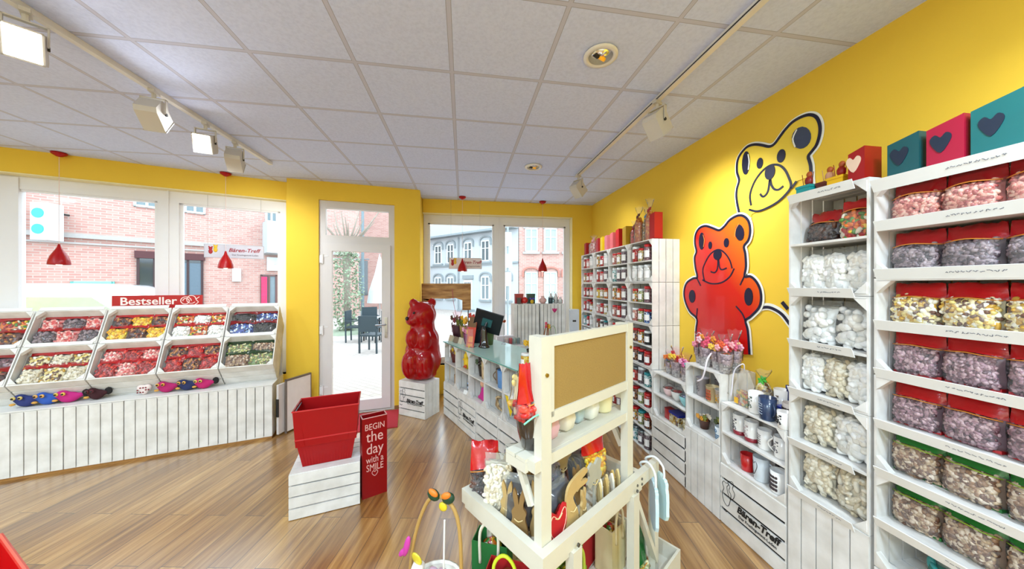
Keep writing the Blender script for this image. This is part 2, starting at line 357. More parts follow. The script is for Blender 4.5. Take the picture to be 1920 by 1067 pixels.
# cream lining of the window reveals
CREAM = P('#efe2b0', .6, var=.03)
mb = MB(); mb.box(-2.5, -.02, .0, .115, 2.815, 2.824); mb.box(-2.5, -2.49, 0, .115, .55, 2.82); struct(mb, 'trim_1', CREAM, (LW.x, LW.y, 0), LW.a)
mb = MB(); mb.box(-.62, 1.815, 5.06, 5.175, 2.836, 2.844); mb.box(1.806, 1.814, 5.06, 5.175, .45, 2.84); struct(mb, 'trim_2', CREAM)
def window(name, fr, x0, x1, z0, z1, mull, y=.115, fw=.085, top=.13):
    """fixed white frames: outer frame, sash frames, mullion, sill; panes as children"""
    mb = MB(); d = .075
    mb.box(x0, x1, y, y+d, z1-top, z1); mb.box(x0, x1, y, y+d, z0, z0+fw)
    mb.box(x0, x0+fw, y, y+d, z0+fw, z1-top); mb.box(x1-fw, x1, y, y+d, z0+fw, z1-top)
    for a, b in mull:
        mb.box(a, b, y-.012, y+d, z0+fw, z1-top); mb.box((a+b)/2-.006, (a+b)/2+.006, y-.02, y-.012, z0, z1)
    o = struct(mb, name, PVC, (fr.x, fr.y, 0), fr.a)
    xs = [x0+fw]+[v for m_ in mull for v in m_]+[x1-fw]
    for i in range(0, len(xs), 2):
        g = MB(); a, b = xs[i], xs[i+1]
        for q in ((a, a+.03, z0+fw, z1-top), (b-.03, b, z0+fw, z1-top), (a, b, z0+fw, z0+fw+.03), (a, b, z1-top-.02, z1-top)): g.box(q[0], q[1], y+.012, y+.05, q[2], q[3])
        g.build('window_frame', PVC, o)
        MB().add([(a, y+.03, z0+fw), (b, y+.03, z0+fw), (b, y+.03, z1-top), (a, y+.03, z1-top)], [(0, 1, 2, 3)]).build('window_pane', GLASSP, o)
    MB().box(x0, x1, .01, y+.02, z0-.03, z0).build('window_sill', WHITE2, o)
    return o
window('window_1', LW, -2.49, -.02, .55, 2.816, [(-1.255, -1.075)], fw=.2*.4+.0)
MB().box(-2.42, -2.25, .105, .19, .55, 2.8).build('window_frame', PVC, bpy.data.objects['window_1'])
window('window_2', Fr(-.62, 5.06, 0), .0, 2.426, .45, 2.836, [(1.128, 1.284)], fw=.07)
# door with transom
mb = MB(); y0, y1 = .03, .11
for q in ((.352, .424, 0, 2.82), (1.195, 1.27, 0, 2.82), (.424, 1.195, 2.727, 2.82), (.424, 1.195, 2.25, 2.37), (.424, 1.195, 0, .02)): mb.box(q[0], q[1], y0, y1, q[2], q[3])
dr = struct(mb, 'door_1', P('#d6d0cf', .4, var=.02), (DW.x, DW.y, 0), DW.a)  # shade on the door frame is put into this grey-beige colour
dm = P('#d9d3d2', .4, var=.02)  # leaf colour carries the same shade tone
mb = MB(); a, b = .4, 1.218
for q in ((a, .503, .03, 2.26), (1.107, b, .03, 2.26), (.503, 1.107, .03, .17), (.503, 1.107, 2.16, 2.26)): mb.box(q[0], q[1], -.005, .075, q[2], q[3])
lf = mb.build('door_leaf', dm, dr)
MB().add([(.503, .05, .17), (1.107, .05, .17), (1.107, .05, 2.16), (.503, .05, 2.16)], [(0, 1, 2, 3)]).build('door_pane', GLASSP, lf)
MB().add([(.424, .07, 2.37), (1.195, .07, 2.37), (1.195, .07, 2.727), (.424, .07, 2.727)], [(0, 1, 2, 3)]).build('transom_pane', GLASSP, dr)
mb = MB().box(1.145, 1.18, -.017, -.004, .99, 1.27); mb.tube([(1.162, -.01, 1.17), (1.162, -.05, 1.17), (1.03, -.055, 1.17)], .009); mb.lathe([(.007, 0), (.007, .006)], 10, c=(1.162, -.02, 1.06))
mb.build('door_handle', METAL, lf)
for z in (.35, 1.13, 2.05): MB().box(.365, .4, -.012, .03, z-.05, z+.05).tube([(.4, -.012, z-.06), (.4, -.012, z+.06)], .012).box(.4, .46, -.009, -.004, z+.03, z+.045).build('hinge', PVC, dr)
mb = MB().box(.3, 1.61, -.012, 0, 0, .05); struct(mb, 'baseboard_door', P('#8a6236', .5), (DW.x, DW.y, 0), DW.a) if False else None
MB().box(1.27, 1.61, -.012, -.001, 0, .045).build('baseboard_door', P('#9a6a36', .5), None, loc=(DW.x, DW.y, 0), rot=(0, 0, DW.a))['kind'] = 'structure'
# ---------------------------------------------------------------- ceiling fittings
def downlight(i, x, y, label, lit):
    t = thing('downlight', label, 'ceiling light', (x, y, H-.004), 0, 'recessed ceiling downlights')
    MB().lathe([(.098, .0), (.098, -.008), (.072, -.012), (.068, .0)], 32).build('trim_ring', WHITE2, t, True)
    MB().lathe([(.068, -.008), (.062, .003), (.0, .0035)], 32).build('reflector', P('#dfe2e6', .12, metal=1), t, True)
    if lit: MB().lathe([(.05, -.009), (0, -.0095)], 20).build('fill_lamp_disc', P('#fff6ea', em=6), t)  # glowing disc, only for the added fill lights
    else:
        MB().tube([(-.015, 0, -.003), (.03, .012, -.012)], .012).build('lamp_tube', P('#e8a018', .3, em=.3), t, True)
        MB().tube([(-.045, -.018, -.004), (-.015, 0, -.004)], .016).build('lamp_socket', DARK, t, True)
downlight(0, .793, 1.734, 'large recessed chrome downlight in the ceiling nearest the camera', False)
downlight(1, .788, 3.487, 'smaller looking far recessed downlight, above the sales counter', False)
for i, (x, y) in enumerate(FILL_DOWN): downlight(2+i, x, y, 'added unseen fill light built as a round downlight in the ceiling', True)  # rings added out of view to hold the fill lamps
def track(x, y0, y1, label):
    t = thing('light_track', label, 'light track', (x, y0, H-.032), 0)
    MB().box(-.017, .017, 0, y1-y0, 0, .031).build('rail', P('#dcd8d6', .4), t)
    MB().box(-.0185, -.0165, 0, y1-y0, .006, .014).build('groove', DARK, t)
    MB().box(-.02, .02, y1-y0, y1-y0+.012, -.002, .031).build('end_cap', WHITE2, t)
track(-2.075, -2.0, 3.79, 'long white light rail on the ceiling left of the door')
track(1.375, -2.0, 3.66, 'long white light rail on the ceiling beside the yellow bear wall')
SPM = P('#c9c3bc', .45, var=.02)
def tracklight(x, y, aim, label, lit, watts=60, tilt=38, big=1, grp=None):
    t = thing('track_spotlight', label, 'spotlight', (x, y, H-.033), R(aim), grp)
    MB().box(-.016, .016, -.035, .035, -.02, .0).tube([(0, 0, -.02), (0, 0, -.05)], .012).build('adapter', SPM, t)
    for s in (-1, 1): MB().box(s*.062-.003, s*.062+.003, -.012, .012, -.15, -.05).build('bracket_arm', SPM, t)
    MB().box(-.065, .065, -.012, .012, -.056, -.05).build('bracket_bar', SPM, t)
    # lamp head looking along -y and down
    hd = MB(); w = .055; prof = [(-.075, .07), (.06, .07), (.085, .05), (.085, -.05), (.06, -.07), (-.075, -.07)]
    hd.add([], []); hd.prism(prof, -w, w, 0, 'yz')
    M = Matrix.Translation((0, 0, -.165)) @ Euler((R(tilt), 0, 0)).to_matrix().to_4x4()
    hd.xf(M); h = hd.build('lamp_head', SPM, t)
    f = MB().box(-.05, .05, -.079, -.074, -.064, .064); f.xf(M)
    f.build('lamp_glass', P('#ffffff', em=14) if lit else P('#e9e9e4', .2), t)
    r = MB().box(-.058, .058, -.078, -.073, .064, .072).box(-.058, .058, -.078, -.073, -.072, -.064).box(-.058, -.05, -.078, -.073, -.072, .072).box(.05, .058, -.078, -.073, -.072, .072); r.xf(M); r.build('lamp_rim', SPM, t)
    MB().tube([(-.066, 0, -.15), (-.058, 0, -.15)], .011).tube([(.058, 0, -.15), (.066, 0, -.15)], .011).build('pivot_screw', DARK, t)
    if watts:
        d = Vector((math.sin(R(aim)), -math.cos(R(aim)), 0)); dd = (d*math.cos(R(tilt)) - Vector((0, 0, 1))*math.sin(R(tilt)))
        o = lamp('spot_bulb', 'SPOT', Vector((x, y, H-.198)) + dd*.15, watts, .045, dd.to_track_quat('-Z', 'Y').to_euler(), (.88, .95, 1), 115, 1)
TG = 'box shaped track spotlights'
tracklight(-2.06, 1.84, 42, 'big glowing spotlight in the top left corner, nearest on its rail', True, 40, 22)
tracklight(-2.06, 2.47, 195, 'switched off grey spotlight between two glowing ones on left rail', False, 30, 40)
tracklight(-2.06, 2.9, 20, 'glowing white spotlight second from the far end of left rail', True, 40, 22)
tracklight(-2.07, 3.25, 200, 'small grey spotlight hanging at the far end of left rail', False, 30, 40)
tracklight(1.37, 2.06, 112, 'grey spotlight on the right rail aimed at the painted bears', False, 48, 50)
tracklight(1.365, 3.6, 118, 'small grey spotlight at the far end of the right rail', False, 16, 45)
tracklight(1.37, .55, 100, 'added unseen grey fill spotlight on the right rail above the camera', False, 16, 55)  # added out of view to light the big-bag tower
tracklight(-2.06, .5, -100, 'added unseen grey fill spotlight on the left rail behind the glowing one', False, 40, 40)  # extra head added out of view as fill light
def pendant(x, y, zt, zb, r, label):
    t = thing('pendant_lamp', label, 'pendant lamp', (x, y, 0), 0, 'red pendant lamps in front of the windows')
    MB().lathe([(.055, H-.004), (.05, H-.02), (.02, H-.04), (.004, H-.045)], 24).build('ceiling_rose', RED, t, True)
    MB().tube([(0, 0, H-.04), (0, 0, zt)], .0022, 6).build('cable', P('#e6c9c2', .5), t)
    h = zt-zb
    MB().lathe([(.008, zt), (.012, zt-.02*h/.2), (r*.24, zb+.8*h), (r*.5, zb+.62*h), (r*.78, zb+.42*h), (r*.95, zb+.2*h), (r, zb+.05*h), (r, zb), (r-.004, zb), (r*.93, zb+.2*h), (r*.7, zb+.45*h), (.01, zb+.72*h)], 32).build('lamp_shade', P('#a80008', .4, coat=.5, var=.02, spec=.2), t, True)
    MB().ell((0, 0, zb+.02), .028, sub=2).build('bulb', P('#fff4e0', em=1.5), t, True)
pendant(-4.047, 3.861, 2.13, 1.92, .073, 'red pendant lamp at far left, in front of the left window pane')
pendant(-2.81, 4.255, 2.12, 1.915, .072, 'red pendant lamp hanging in front of the right pane beside the pillar')
pendant(-.008, 4.85, 2.115, 1.92, .072, 'red pendant lamp hanging above the till, over the shop sign')
pendant(1.267, 4.93, 2.14, 1.93, .074, 'red pendant lamp in front of the brick house, rightmost of the four')
# ================================================================ outside
GR = bpy.data.materials.new('x'); bpy.data.materials.remove(GR)
pave = brick_mat('clinker_paving', '#a9a09a', '#b8afa8', '#9a918c', .22, .11, .008, (0, 0, R(40)))
g = MB().box(-60, 45, -10, 70, -.12, -.03); struct(g, 'ground', pave)
BR = brick_mat('red_brick', '#b08078', '#c0968c', '#b5a49c', .26, .085, .012)
ST = P('#a8a4a2', .8); WHT = P('#b9c0c4', .8, var=.03); TEAL = P('#7fd0c8', .5); OUTW = P('#d2dade', .5); GLD = P('#5f7076', .1, spec=.8)
def housewin(par, x, z, w, h, fr=OUTW, gl=GLD, y=0, cols=2, arch=False, bars=1, lintel=None):
    mb = MB(); t = .07
    for q in ((x, x+t, z, z+h), (x+w-t, x+w, z, z+h), (x, x+w, z, z+t), (x, x+w, z+h-t, z+h)): mb.box(q[0], q[1], y-.08, y+.02, q[2], q[3])
    for c in range(1, cols): xx = x+w*c/cols; mb.box(xx-t/2, xx+t/2, y-.07, y+.02, z, z+h)
    for c in range(bars): zz = z+h*(c+1)/(bars+1)+(.12*h if bars == 1 else 0); mb.box(x, x+w, y-.07, y+.02, zz-t/3, zz+t/3)
    o = mb.build('window', fr, par)
    MB().box(x+t, x+w-t, y-.03, y-.02, z+t, z+h-t).build('pane', gl, o)
    if lintel:
        l = MB()
        if arch:
            pts = [(x-.2, z+h-.15)]+[(x+w/2-(w/2+.2)*math.cos(math.pi*i/8), z+h+.32*math.sin(math.pi*i/8)) for i in range(9)]+[(x+w+.2, z+h-.15), (x+w, z+h-.15)]+[(x+w/2+(w/2)*math.cos(math.pi*i/8), z+h+.14*math.sin(math.pi*i/8)) for i in range(9)]+[(x, z+h-.15)]
            l.stroke([(x-.1, z+h-.3)]+[(x+w/2-(w/2+.1)*math.cos(math.pi*i/8), z+h+.25*math.sin(math.pi*i/8)) for i in range(9)]+[(x+w+.1, z+h-.3)], .09, y-.1, y, smooth=1)
        else: l.box(x-.1, x+w+.1, y-.06, y, z+h, z+h+.16)
        l.box(x-.12, x+w+.12, y-.14, y, z-.12, z); l.build('window_surround', lintel, par)
    return o
# brick building across the street on the left
def cray(u): x = (u-960)/590; s, c = math.sin(R(8.86)), math.cos(R(8.86)); return (c*x+s, c-s*x)
r = cray(200); bx, by = r[0]*11, r[1]*11
B1 = Fr(bx, by, 40)
XE1 = 8.6
t = thing('brick_building', 'red brick commercial building across the street beyond left window', 'building', (B1.x, B1.y, -.03), B1.a)
mb = MB().box(-9, XE1, 0, 3, 0, 9.5); mb.build('wall', BR, t)
MB().box(-9, XE1, -.12, 0, 3.3, 3.45).box(-9, XE1, -.06, 0, 3.1, 3.16).build('cornice', ST, t)
MB().box(-9, XE1+.2, -.4, 3.2, 9.5, 9.8).build('roof_edge', ST, t)
MB().tube([(-1.7, -.1, 0), (-1.7, -.1, 9.3)], .06).tube([(5.25, -.1, 0), (5.25, -.1, 9.3)], .06).build('downpipe', P('#b89088', .6), t)
def lx(u):  # along the facade where the sight line of column u meets it
    r = cray(u); fx, fy = B1.c, B1.s; nx, ny = -fy, fx
    k = (B1.x*nx+B1.y*ny)/(r[0]*nx+r[1]*ny); p = (r[0]*k-B1.x, r[1]*k-B1.y); return p[0]*fx+p[1]*fy
DG = P('#26343c', .08, spec=1)
x0, x1 = lx(256), lx(381)
housewin(t, x0, .9, x1-x0, 2.05, P('#3a2326', .5), DG, 0, 4, bars=0); MB().box(x0-.05, x1+.05, -.14, 0, 2.72, 2.98).build('awning_box', P('#4a1c22', .5), t)
MB().box(lx(343), x1-.05, -.05, -.04, 1.0, 2.6).build('display_shelves', P('#5b6c7a', .4), t)
housewin(t, lx(132), .7, lx(215)-lx(132), 1.15, TEAL, P('#a7e2de', .3), 0, 1, bars=0)
housewin(t, lx(488), .2, lx(519)-lx(488), 2.0, P('#6a4a48', .5), P('#7e8c94', .1), 0, 2, bars=0)
MB().box(lx(489), lx(500), -.1, -.08, .35, 2.1).build('poster', P('#c83060', .5, var=.5, sc_=6), t)
for a, b in ((345, 385), (497, 520), (250, 300)): housewin(t, lx(a), 4.6, lx(b)-lx(a), 1.6, OUTW, GLD, 0, 2)
ob = MB().box(lx(492), lx(492)+1.9, -.9, 0, 3.15, 4.55).build('bay_window', WHT, t)
s_ = thing('wall_sign', 'white square sign on the brick wall below the bay window', 'sign', B1.w(lx(500), -.1, 2.35), B1.a)
MB().box(0, 1.0, 0, .08, 0, .62).build('panel', OUTW, s_); scribble(random.Random(3), .25, .75, .3, .05, -.001).build('print', P('#7d8f8a'), s_)
s_ = thing('shop_box_sign', 'white and turquoise box sign sticking out from the brick wall', 'sign', B1.w(lx(97), -.75, 3.1), R(90))
MB().box(0, .42, 0, .42, 0, 1.15).build('panel', OUTW, s_); MB().box(-.01, 0, .03, .39, .05, 1.1).build('panel_front', P('#bfeef0', .4), s_)
for z in (.33, .82): MB().tube([(-.03, .21, z), (-.012, .21, z)], .15, 20).build('emblem', P('#30bdb8', .4), s_)
MB().bar((.42, .2, .9), (.75, .2, .9), .05, .05).build('bracket', DARK, s_)
mb = MB().box(0, .28, 0, .12, 0, .55); solo(mb, 'letter_box', OUTW, 'small white box fixed to the brick wall right of the hanging sign', 'letter box', B1.w(lx(435), -.12, 1.85), B1.a)
# white rendered house with arched windows
r = cray(863); wx, wy = r[0]*21, r[1]*21
W1 = Fr(wx, wy, -46)
t = thing('white_house', 'white two-storey house with grey arched windows, across the street', 'building', (W1.x, W1.y, -.03), W1.a)
def lw_(u, F_=W1):
    r = cray(u); fx, fy = F_.c, F_.s; nx, ny = -fy, fx
    k = (F_.x*nx+F_.y*ny)/(r[0]*nx+r[1]*ny); p = (r[0]*k-F_.x, r[1]*k-F_.y); return p[0]*fx+p[1]*fy
xe = lw_(972)
XL = lw_(770)
MB().prism([(XL, 0), (xe, 0), (xe-5.5, 7), (XL, 7)], 0, 5.15).build('wall', WHT, t)
GREYR = P('#8a9398', .8)
MB().add([(XL-.2, -.5, 5), (xe, -.5, 5), (XL-.2, 3.6, 7.6), (xe-3, 3.6, 7.6), (XL-.2, 7.5, 5), (xe-5.9, 7.5, 5)], [(0, 1, 3, 2), (2, 3, 5, 4), (0, 2, 4), (1, 5, 3), (0, 4, 5, 1)]).build('roof', GREYR, t)
MB().box(XL, xe, -.1, 0, 2.98, 3.08).box(XL, xe, -.45, .05, 4.98, 5.12).build('cornice', P('#8a9498', .7), t)
WG = P('#8f989c', .7)
for a, b in ((816, 829), (839, 852), (871, 886), (903, 919)): 
    housewin(t, lw_(a), 3.2, lw_(b)-lw_(a), 1.3, P('#dfe5e7', .5), P('#59666a', .1, spec=.8), 0, 2, True, 1, WG)
for a, b in ((816, 829), (839, 852), (903, 919), (948, 958)): 
    housewin(t, lw_(a), .8, lw_(b)-lw_(a), 1.45, P('#dfe5e7', .5), P('#7f8d92', .1, spec=.8), 0, 2, True, 1, WG)
d0, d1 = lw_(871), lw_(886)
MB().box(d0, d1, -.08, 0, .15, 2.05).build('house_door', OUTW, t)
m_ = MB()
for i in range(4): m_.box(d0+(d1-d0)*(.16+.2*i), d0+(d1-d0)*(.24+.2*i), -.1, -.07, .35, .95).box(d0+(d1-d0)*(.16+.2*i), d0+(d1-d0)*(.24+.2*i), -.1, -.07, 1.05, 1.9)
m_.build('door_slits', P('#4d5a60', .4), t); MB().box(d0-.1, d1+.1, -.12, 0, 2.1, 2.35).box(d0-.2, d1+.2, -.5, 0, 0, .14).build('door_surround', WG, t)
MB().tube([(lw_(861), -.1, 0), (lw_(861), -.1, 4.9)], .05).build('downpipe', WG, t)
# brick house to its right
c0 = W1.w(xe, 0)
B2 = Fr(c0[0]+.02, c0[1]-.05, -9)
t = thing('brick_house', 'red brick house with white sash windows beside the white house', 'building', (B2.x, B2.y, -.03), B2.a)
MB().box(0, 12, 0, 7, 0, 7.5).build('wall', BR, t); MB().box(-.1, 12.1, -.3, 7, 7.5, 7.8).build('roof_edge', ST, t)
l2 = lambda u: lw_(u, B2)
dB = (B2.x*math.sin(R(8.86))+B2.y*math.cos(R(8.86))); k_ = dB/590
for a, b in ((984, 1008), (1020, 1044), (1057, 1080)):
    housewin(t, l2(a), 1.72+(533-471)*k_, l2(b)-l2(a), 44*k_, OUTW, P('#8fa09e', .1, spec=.8), 0, 2, False, 1, ST)
    housewin(t, l2(a), 1.72+(533-568)*k_, l2(b)-l2(a), 60*k_, P('#c9e6e0', .5), P('#a8d2cc', .15, spec=.8), 0, 2, True, 1, P('#b7776a', .8))
# parked car outside the left window
CR = Fr(-6.35, 5.35, 22)
t = thing('parked_car', 'white car parked at the kerb outside the left shop window', 'car', (CR.x, CR.y, -.03), CR.a)
body = [(-2.2, .35), (-2.25, .8), (-2.05, 1.02), (-1.3, 1.12), (-.55, 1.6), (0, 1.74), (.9, 1.76), (1.5, 1.66), (1.95, 1.15), (2.1, 1.0), (2.12, .4)]
sec = catmull(body, False, 3)
mb = MB(); n = len(sec); rows = [(-.82, .0), (-.84, 1), (.84, 1), (.82, 0)]
lv = [(-.62, 1, .0), (-.8, .96, -.05), (-.86, .9, -.12)]
ring = []
for y, k, dz in [(-.86, .72, -.0), (-.84, .86, 0), (-.74, .96, 0), (-.5, 1, 0), (.5, 1, 0), (.74, .96, 0), (.84, .86, 0), (.86, .72, 0)]:
    ring.append([(x*(.985 if abs(y) > .8 else 1), y*(1-.16*max(0, z-1)), .35+(z-.35)*k) for x, z in sec])
for q in ring: mb.v += q
for i in range(len(ring)-1):
    for j in range(n-1): mb.f.append((i*n+j, i*n+j+1, (i+1)*n+j+1, (i+1)*n+j)); mb.m.append(0)
for e in (0, len(ring)-1): mb.f.append(tuple(e*n+j for j in range(n))); mb.m.append(0)
mb.f.append(tuple(i*n for i in range(len(ring)))+tuple(i*n+n-1 for i in range(len(ring)-1, -1, -1))); mb.m.append(0)
mb.build('car_body', P('#eef3f4', .2, coat=.8, var=.01), t, True)
CG = P('#cfe0e0', .12, spec=1)
MB().prism([(-1.0, 1.12), (-.45, 1.5), (.2, 1.6), (.2, 1.12)], -.81, -.79, 0, 'xz').prism([(.28, 1.12), (.28, 1.6), (1.2, 1.58), (1.65, 1.14)], -.81, -.79, 0, 'xz').build('side_window', CG, t)
MB().prism([(-1.25, 1.15), (-1.27, 1.17), (-.58, 1.61), (-.56, 1.585)], -.6, .6, 0, 'xz').build('windscreen', CG, t)
MB().prism([(1.56, 1.62), (1.59, 1.64), (1.97, 1.2), (1.94, 1.17)], -.58, .58, 0, 'xz').build('rear_window', CG, t)
for x in (-1.45, 1.35):
    for s in (-1, 1): MB().tube([(x, s*.72, .32), (x, s*.87, .32)], .32, 24).tube([(x, s*.86, .32), (x, s*.885, .32)], .19, 16, 1).build('wheel', [P('#1b1b1b', .8), METAL], t)
# tree, lamp post and cafe tables seen through the door
def out(u, d): r = cray(u); return (r[0]*d, r[1]*d)
x, y = out(650, 11.4); t = thing('pollarded_tree', 'ivy covered pollarded street tree seen through the door', 'tree', (x, y, -.03))
rg = random.Random(5)
m_ = MB().tube([(0, 0, 0), (.02, 0, 1.2), (-.02, 0, 3.1)], [.14, .11, .13], 10)
for i in range(11):
    a = rg.uniform(-1.2, 1.2); b = rg.uniform(-.6, .6); L = rg.uniform(.9, 1.7)
    m_.tube([(0, 0, 3.0), (math.sin(a)*L*.5, b*.4, 3.0+L*.55), (math.sin(a)*L*.8, b, 3.0+L)], [.05, .03, .012], 6)
m_.build('trunk', P('#8d8478', .9, var=.3), t, True)
m_ = MB()
for i in range(1500):
    z = rg.random(); zz = .1+z*2.9; rr = (.26+.3*math.sin(z*3.1)**.7)*rg.uniform(.45, 1.05); a = rg.uniform(0, 6.28)
    c = Vector((math.cos(a)*rr, math.sin(a)*rr, zz)); s = rg.uniform(.03, .07)
    u_ = Vector((rg.uniform(-1, 1), rg.uniform(-1, 1), rg.uniform(-1, 1))).normalized()*s; v_ = u_.cross(Vector((rg.uniform(-1, 1), rg.uniform(-1, 1), 1))).normalized()*s*.7
    m_.add([c-u_, c+v_, c+u_, c-v_], [(0, 1, 2, 3)])
m_.build('foliage', P('#8a9a80', .8, var=.35, sc_=4), t)
MB().lathe([(.75, 0), (.7, .08), (0, .1)], 16).build('planting_bed', P('#8f9a86', .9), t)
x, y = out(680, 12.5); m_ = MB().tube([(0, 0, 0), (0, 0, .9), (0, 0, 5)], [.09, .06, .05], 12).tube([(-.25, 0, 2.75), (.25, 0, 2.75)], .02, 6)
t = solo(m_, 'street_lamp', P('#6f8088', .5), 'slim grey street lamp post behind the tree outside the door', 'lamp post', (x, y, -.03))
x, y = out(641, 21); B3 = Fr(x, y, 28)
t = thing('corner_building', 'brick building with teal roof seen through the door behind the cafe', 'building', (B3.x, B3.y, -.03), B3.a)
MB().box(-1.4, 3.4, 0, 3, 0, 8).build('wall', BR, t); MB().box(.6, 1.6, -.05, 0, 1.0, 3.4).build('window', DG, t)
MB().box(-1.6, 3.5, -.2, 5, 8, 8.2).build('roof_edge', ST, t)
x, y = out(706, 31); B4 = Fr(x, y, -4)
t = thing('low_building', 'low brick house with pale teal roof at the end of the square', 'building', (B4.x, B4.y, -.03), B4.a)
MB().box(-2.2, 3.5, 0, 5, 0, 4.3).build('wall', BR, t); MB().prism([(-.4, 4.2), (2.6, 6.6), (5.4, 4.2)], -2.6, 3.7, 0, 'yz').build('roof', P('#9ec4bf', .7), t)
for q in (-.6, .6, 1.7): housewin(t, q, 1.0, .7, 1.3)
def cafe_chair():
    t = thing('cafe_chair', '', 'chair', group='dark cafe chairs outside the door'); m = P('#2b3a42', .5)
    MB().box(-.24, .24, -.24, .24, .43, .47).build('seat', m, t); MB().box(-.24, .24, .21, .25, .55, .95).build('backrest', m, t)
    for a in (-1, 1):
        MB().bar((a*.23, .22, 0), (a*.23, .24, .95), .035, .035).build('leg', m, t); MB().bar((a*.23, -.22, 0), (a*.23, -.22, .66), .035, .035).build('leg', m, t)
        MB().box(a*.25-.02, a*.25+.02, -.24, .24, .64, .67).build('armrest', m, t)
    return t
for i, (u, d, rz, lb) in enumerate([(699, 8.2, 165, 'dark outdoor cafe chair with its back nearest the shop door'), (668, 9.7, 90, 'dark cafe chair standing between the tree and the near chair'), (694, 11, 20, 'dark cafe chair on the far side of the outdoor table'), (719, 9.9, 230, 'dark cafe chair partly hidden by the door frame')]):
    x, y = out(u, d); make('cafech', cafe_chair, lb, (x, y, -.03), R(rz), 'dark cafe chairs outside the door')
x, y = out(693, 9.6); t = thing('cafe_table', 'pale square cafe table standing among the dark chairs outside', 'table', (x, y, -.03))
MB().box(-.27, .27, -.27, .27, .72, .75).build('tabletop', P('#cfd8da', .4), t)
for a in (-1, 1):
    for b in (-1, 1): MB().bar((a*.23, b*.23, 0), (a*.23, b*.23, .72), .04, .04).build('leg', DARK, t)
x, y = out(712, 13); t = thing('closed_parasol', 'white closed parasol standing behind the cafe tables', 'parasol', (x, y, -.03))
MB().lathe([(.5, 1.0), (.42, 1.5), (.2, 2.2), (.04, 2.9)], 10).build('canopy', OUTW, t); MB().tube([(0, 0, 0), (0, 0, 3)], .03).build('pole', METAL, t); MB().lathe([(.3, 0), (.3, .1), (.05, .12)], 16).build('base', DARK, t)
x, y = out(952, 9.5); t = thing('street_sign_post', 'grey post with traffic signs outside, right of the window mullion', 'sign post', (x, y, -.03))
MB().tube([(0, 0, 0), (0, 0, 3.6)], .03).build('pole', P('#8d989c', .4), t)
for z, w in ((2.9, .22), (2.25, .26), (1.7, .2)): MB().box(-w/2, w/2, -.05, -.03, z, z+.42).build('sign_plate', P('#c3cccf', .4), t)
# ================================================================ crates
def crate(w, d, h, shelf=True, closed=None, T=None, ns=6, braces=True, nb=6, topslats=4):
    """wooden fruit crate, front at y=0. closed: 'h' or 'v' = its slatted bottom faces forward"""
    t = thing('wooden_crate', '', 'crate'); e = .012; g = .004 if not T else .006
    for s in (0, 1):
        mb = MB(); x0 = e*.3 if s == 0 else w-e-.001; k = topslats
        for i in range(k): mb.box(x0, x0+e*.7, d*i/k+g, d*(i+1)/k-g, .001, h-.001)
        mb.build('side_panel', WHITE, t, T=T)
    for nm, z in (('bottom_panel', 0), ('top_panel', h-e)):
        mb = MB(); k = topslats
        for i in range(k): mb.box(e, w-e, d*i/k+g, d*(i+1)/k-g, z+.001, z+e-.001)
        mb.build(nm, WHITE, t, T=T)
    if closed:
        mb = MB()
        if closed == 'v':
            for i in range(ns): mb.box(w*i/ns+.0034, w*(i+1)/ns-.0034, -.002, .01, .003, h-.003)
        else:
            for i in range(ns): mb.box(.002, w-.002, -.002, .01, h*i/ns+(.0065 if ns == 5 else .0095), h*(i+1)/ns-(.0065 if ns == 5 else .0095))
        mb.build('front_panel', WHITE, t, T=T)
        mb = MB().box(e, w-e, .02, .03, e, h-e); mb.build('shade_sheet', P('#2c2926', .9), t, T=T)  # dark sheet added behind the slats, painting the shade in their gaps
    else:
        mb = MB()
        for i in range(nb): mb.box(e+(w-2*e)*i/nb+.004, e+(w-2*e)*(i+1)/nb-.004, d-.012, d-.003, e, h-e)
        mb.build('back_panel', WHITE, t, T=T)
        if shelf: MB().box(e, w-e, .004, d-.014, h/2-.006, h/2+.006).build('shelf_board', WHITE, t, T=T)
        if braces:
            b = .05
            for X, Z, sx, sz in ((e, e, 1, 1), (w-e, e, -1, 1), (e, h-e, 1, -1), (w-e, h-e, -1, -1)):
                mb = MB(); poly = [(X, Z), (X+sx*b, Z), (X, Z+sz*b*1.1)]
                if sx*sz < 0: poly = poly[::-1]
                mb.prism(poly, .001, .03, 0, 'xz'); mb.build('corner_brace', WHITE, t, T=T)
    return t
LC = (.475, .307, .434); PC = (.37, .307, .555)
def put_crate(kind, label, loc, rz, grp, **kw):
    key = ('cr', kind, tuple(sorted(kw.items(), key=str)))
    dim = LC if kind == 'L' else PC
    return make(key, lambda: crate(*dim, **kw), label, loc, rz, grp)
INK = P('#1b1a1a', .7)
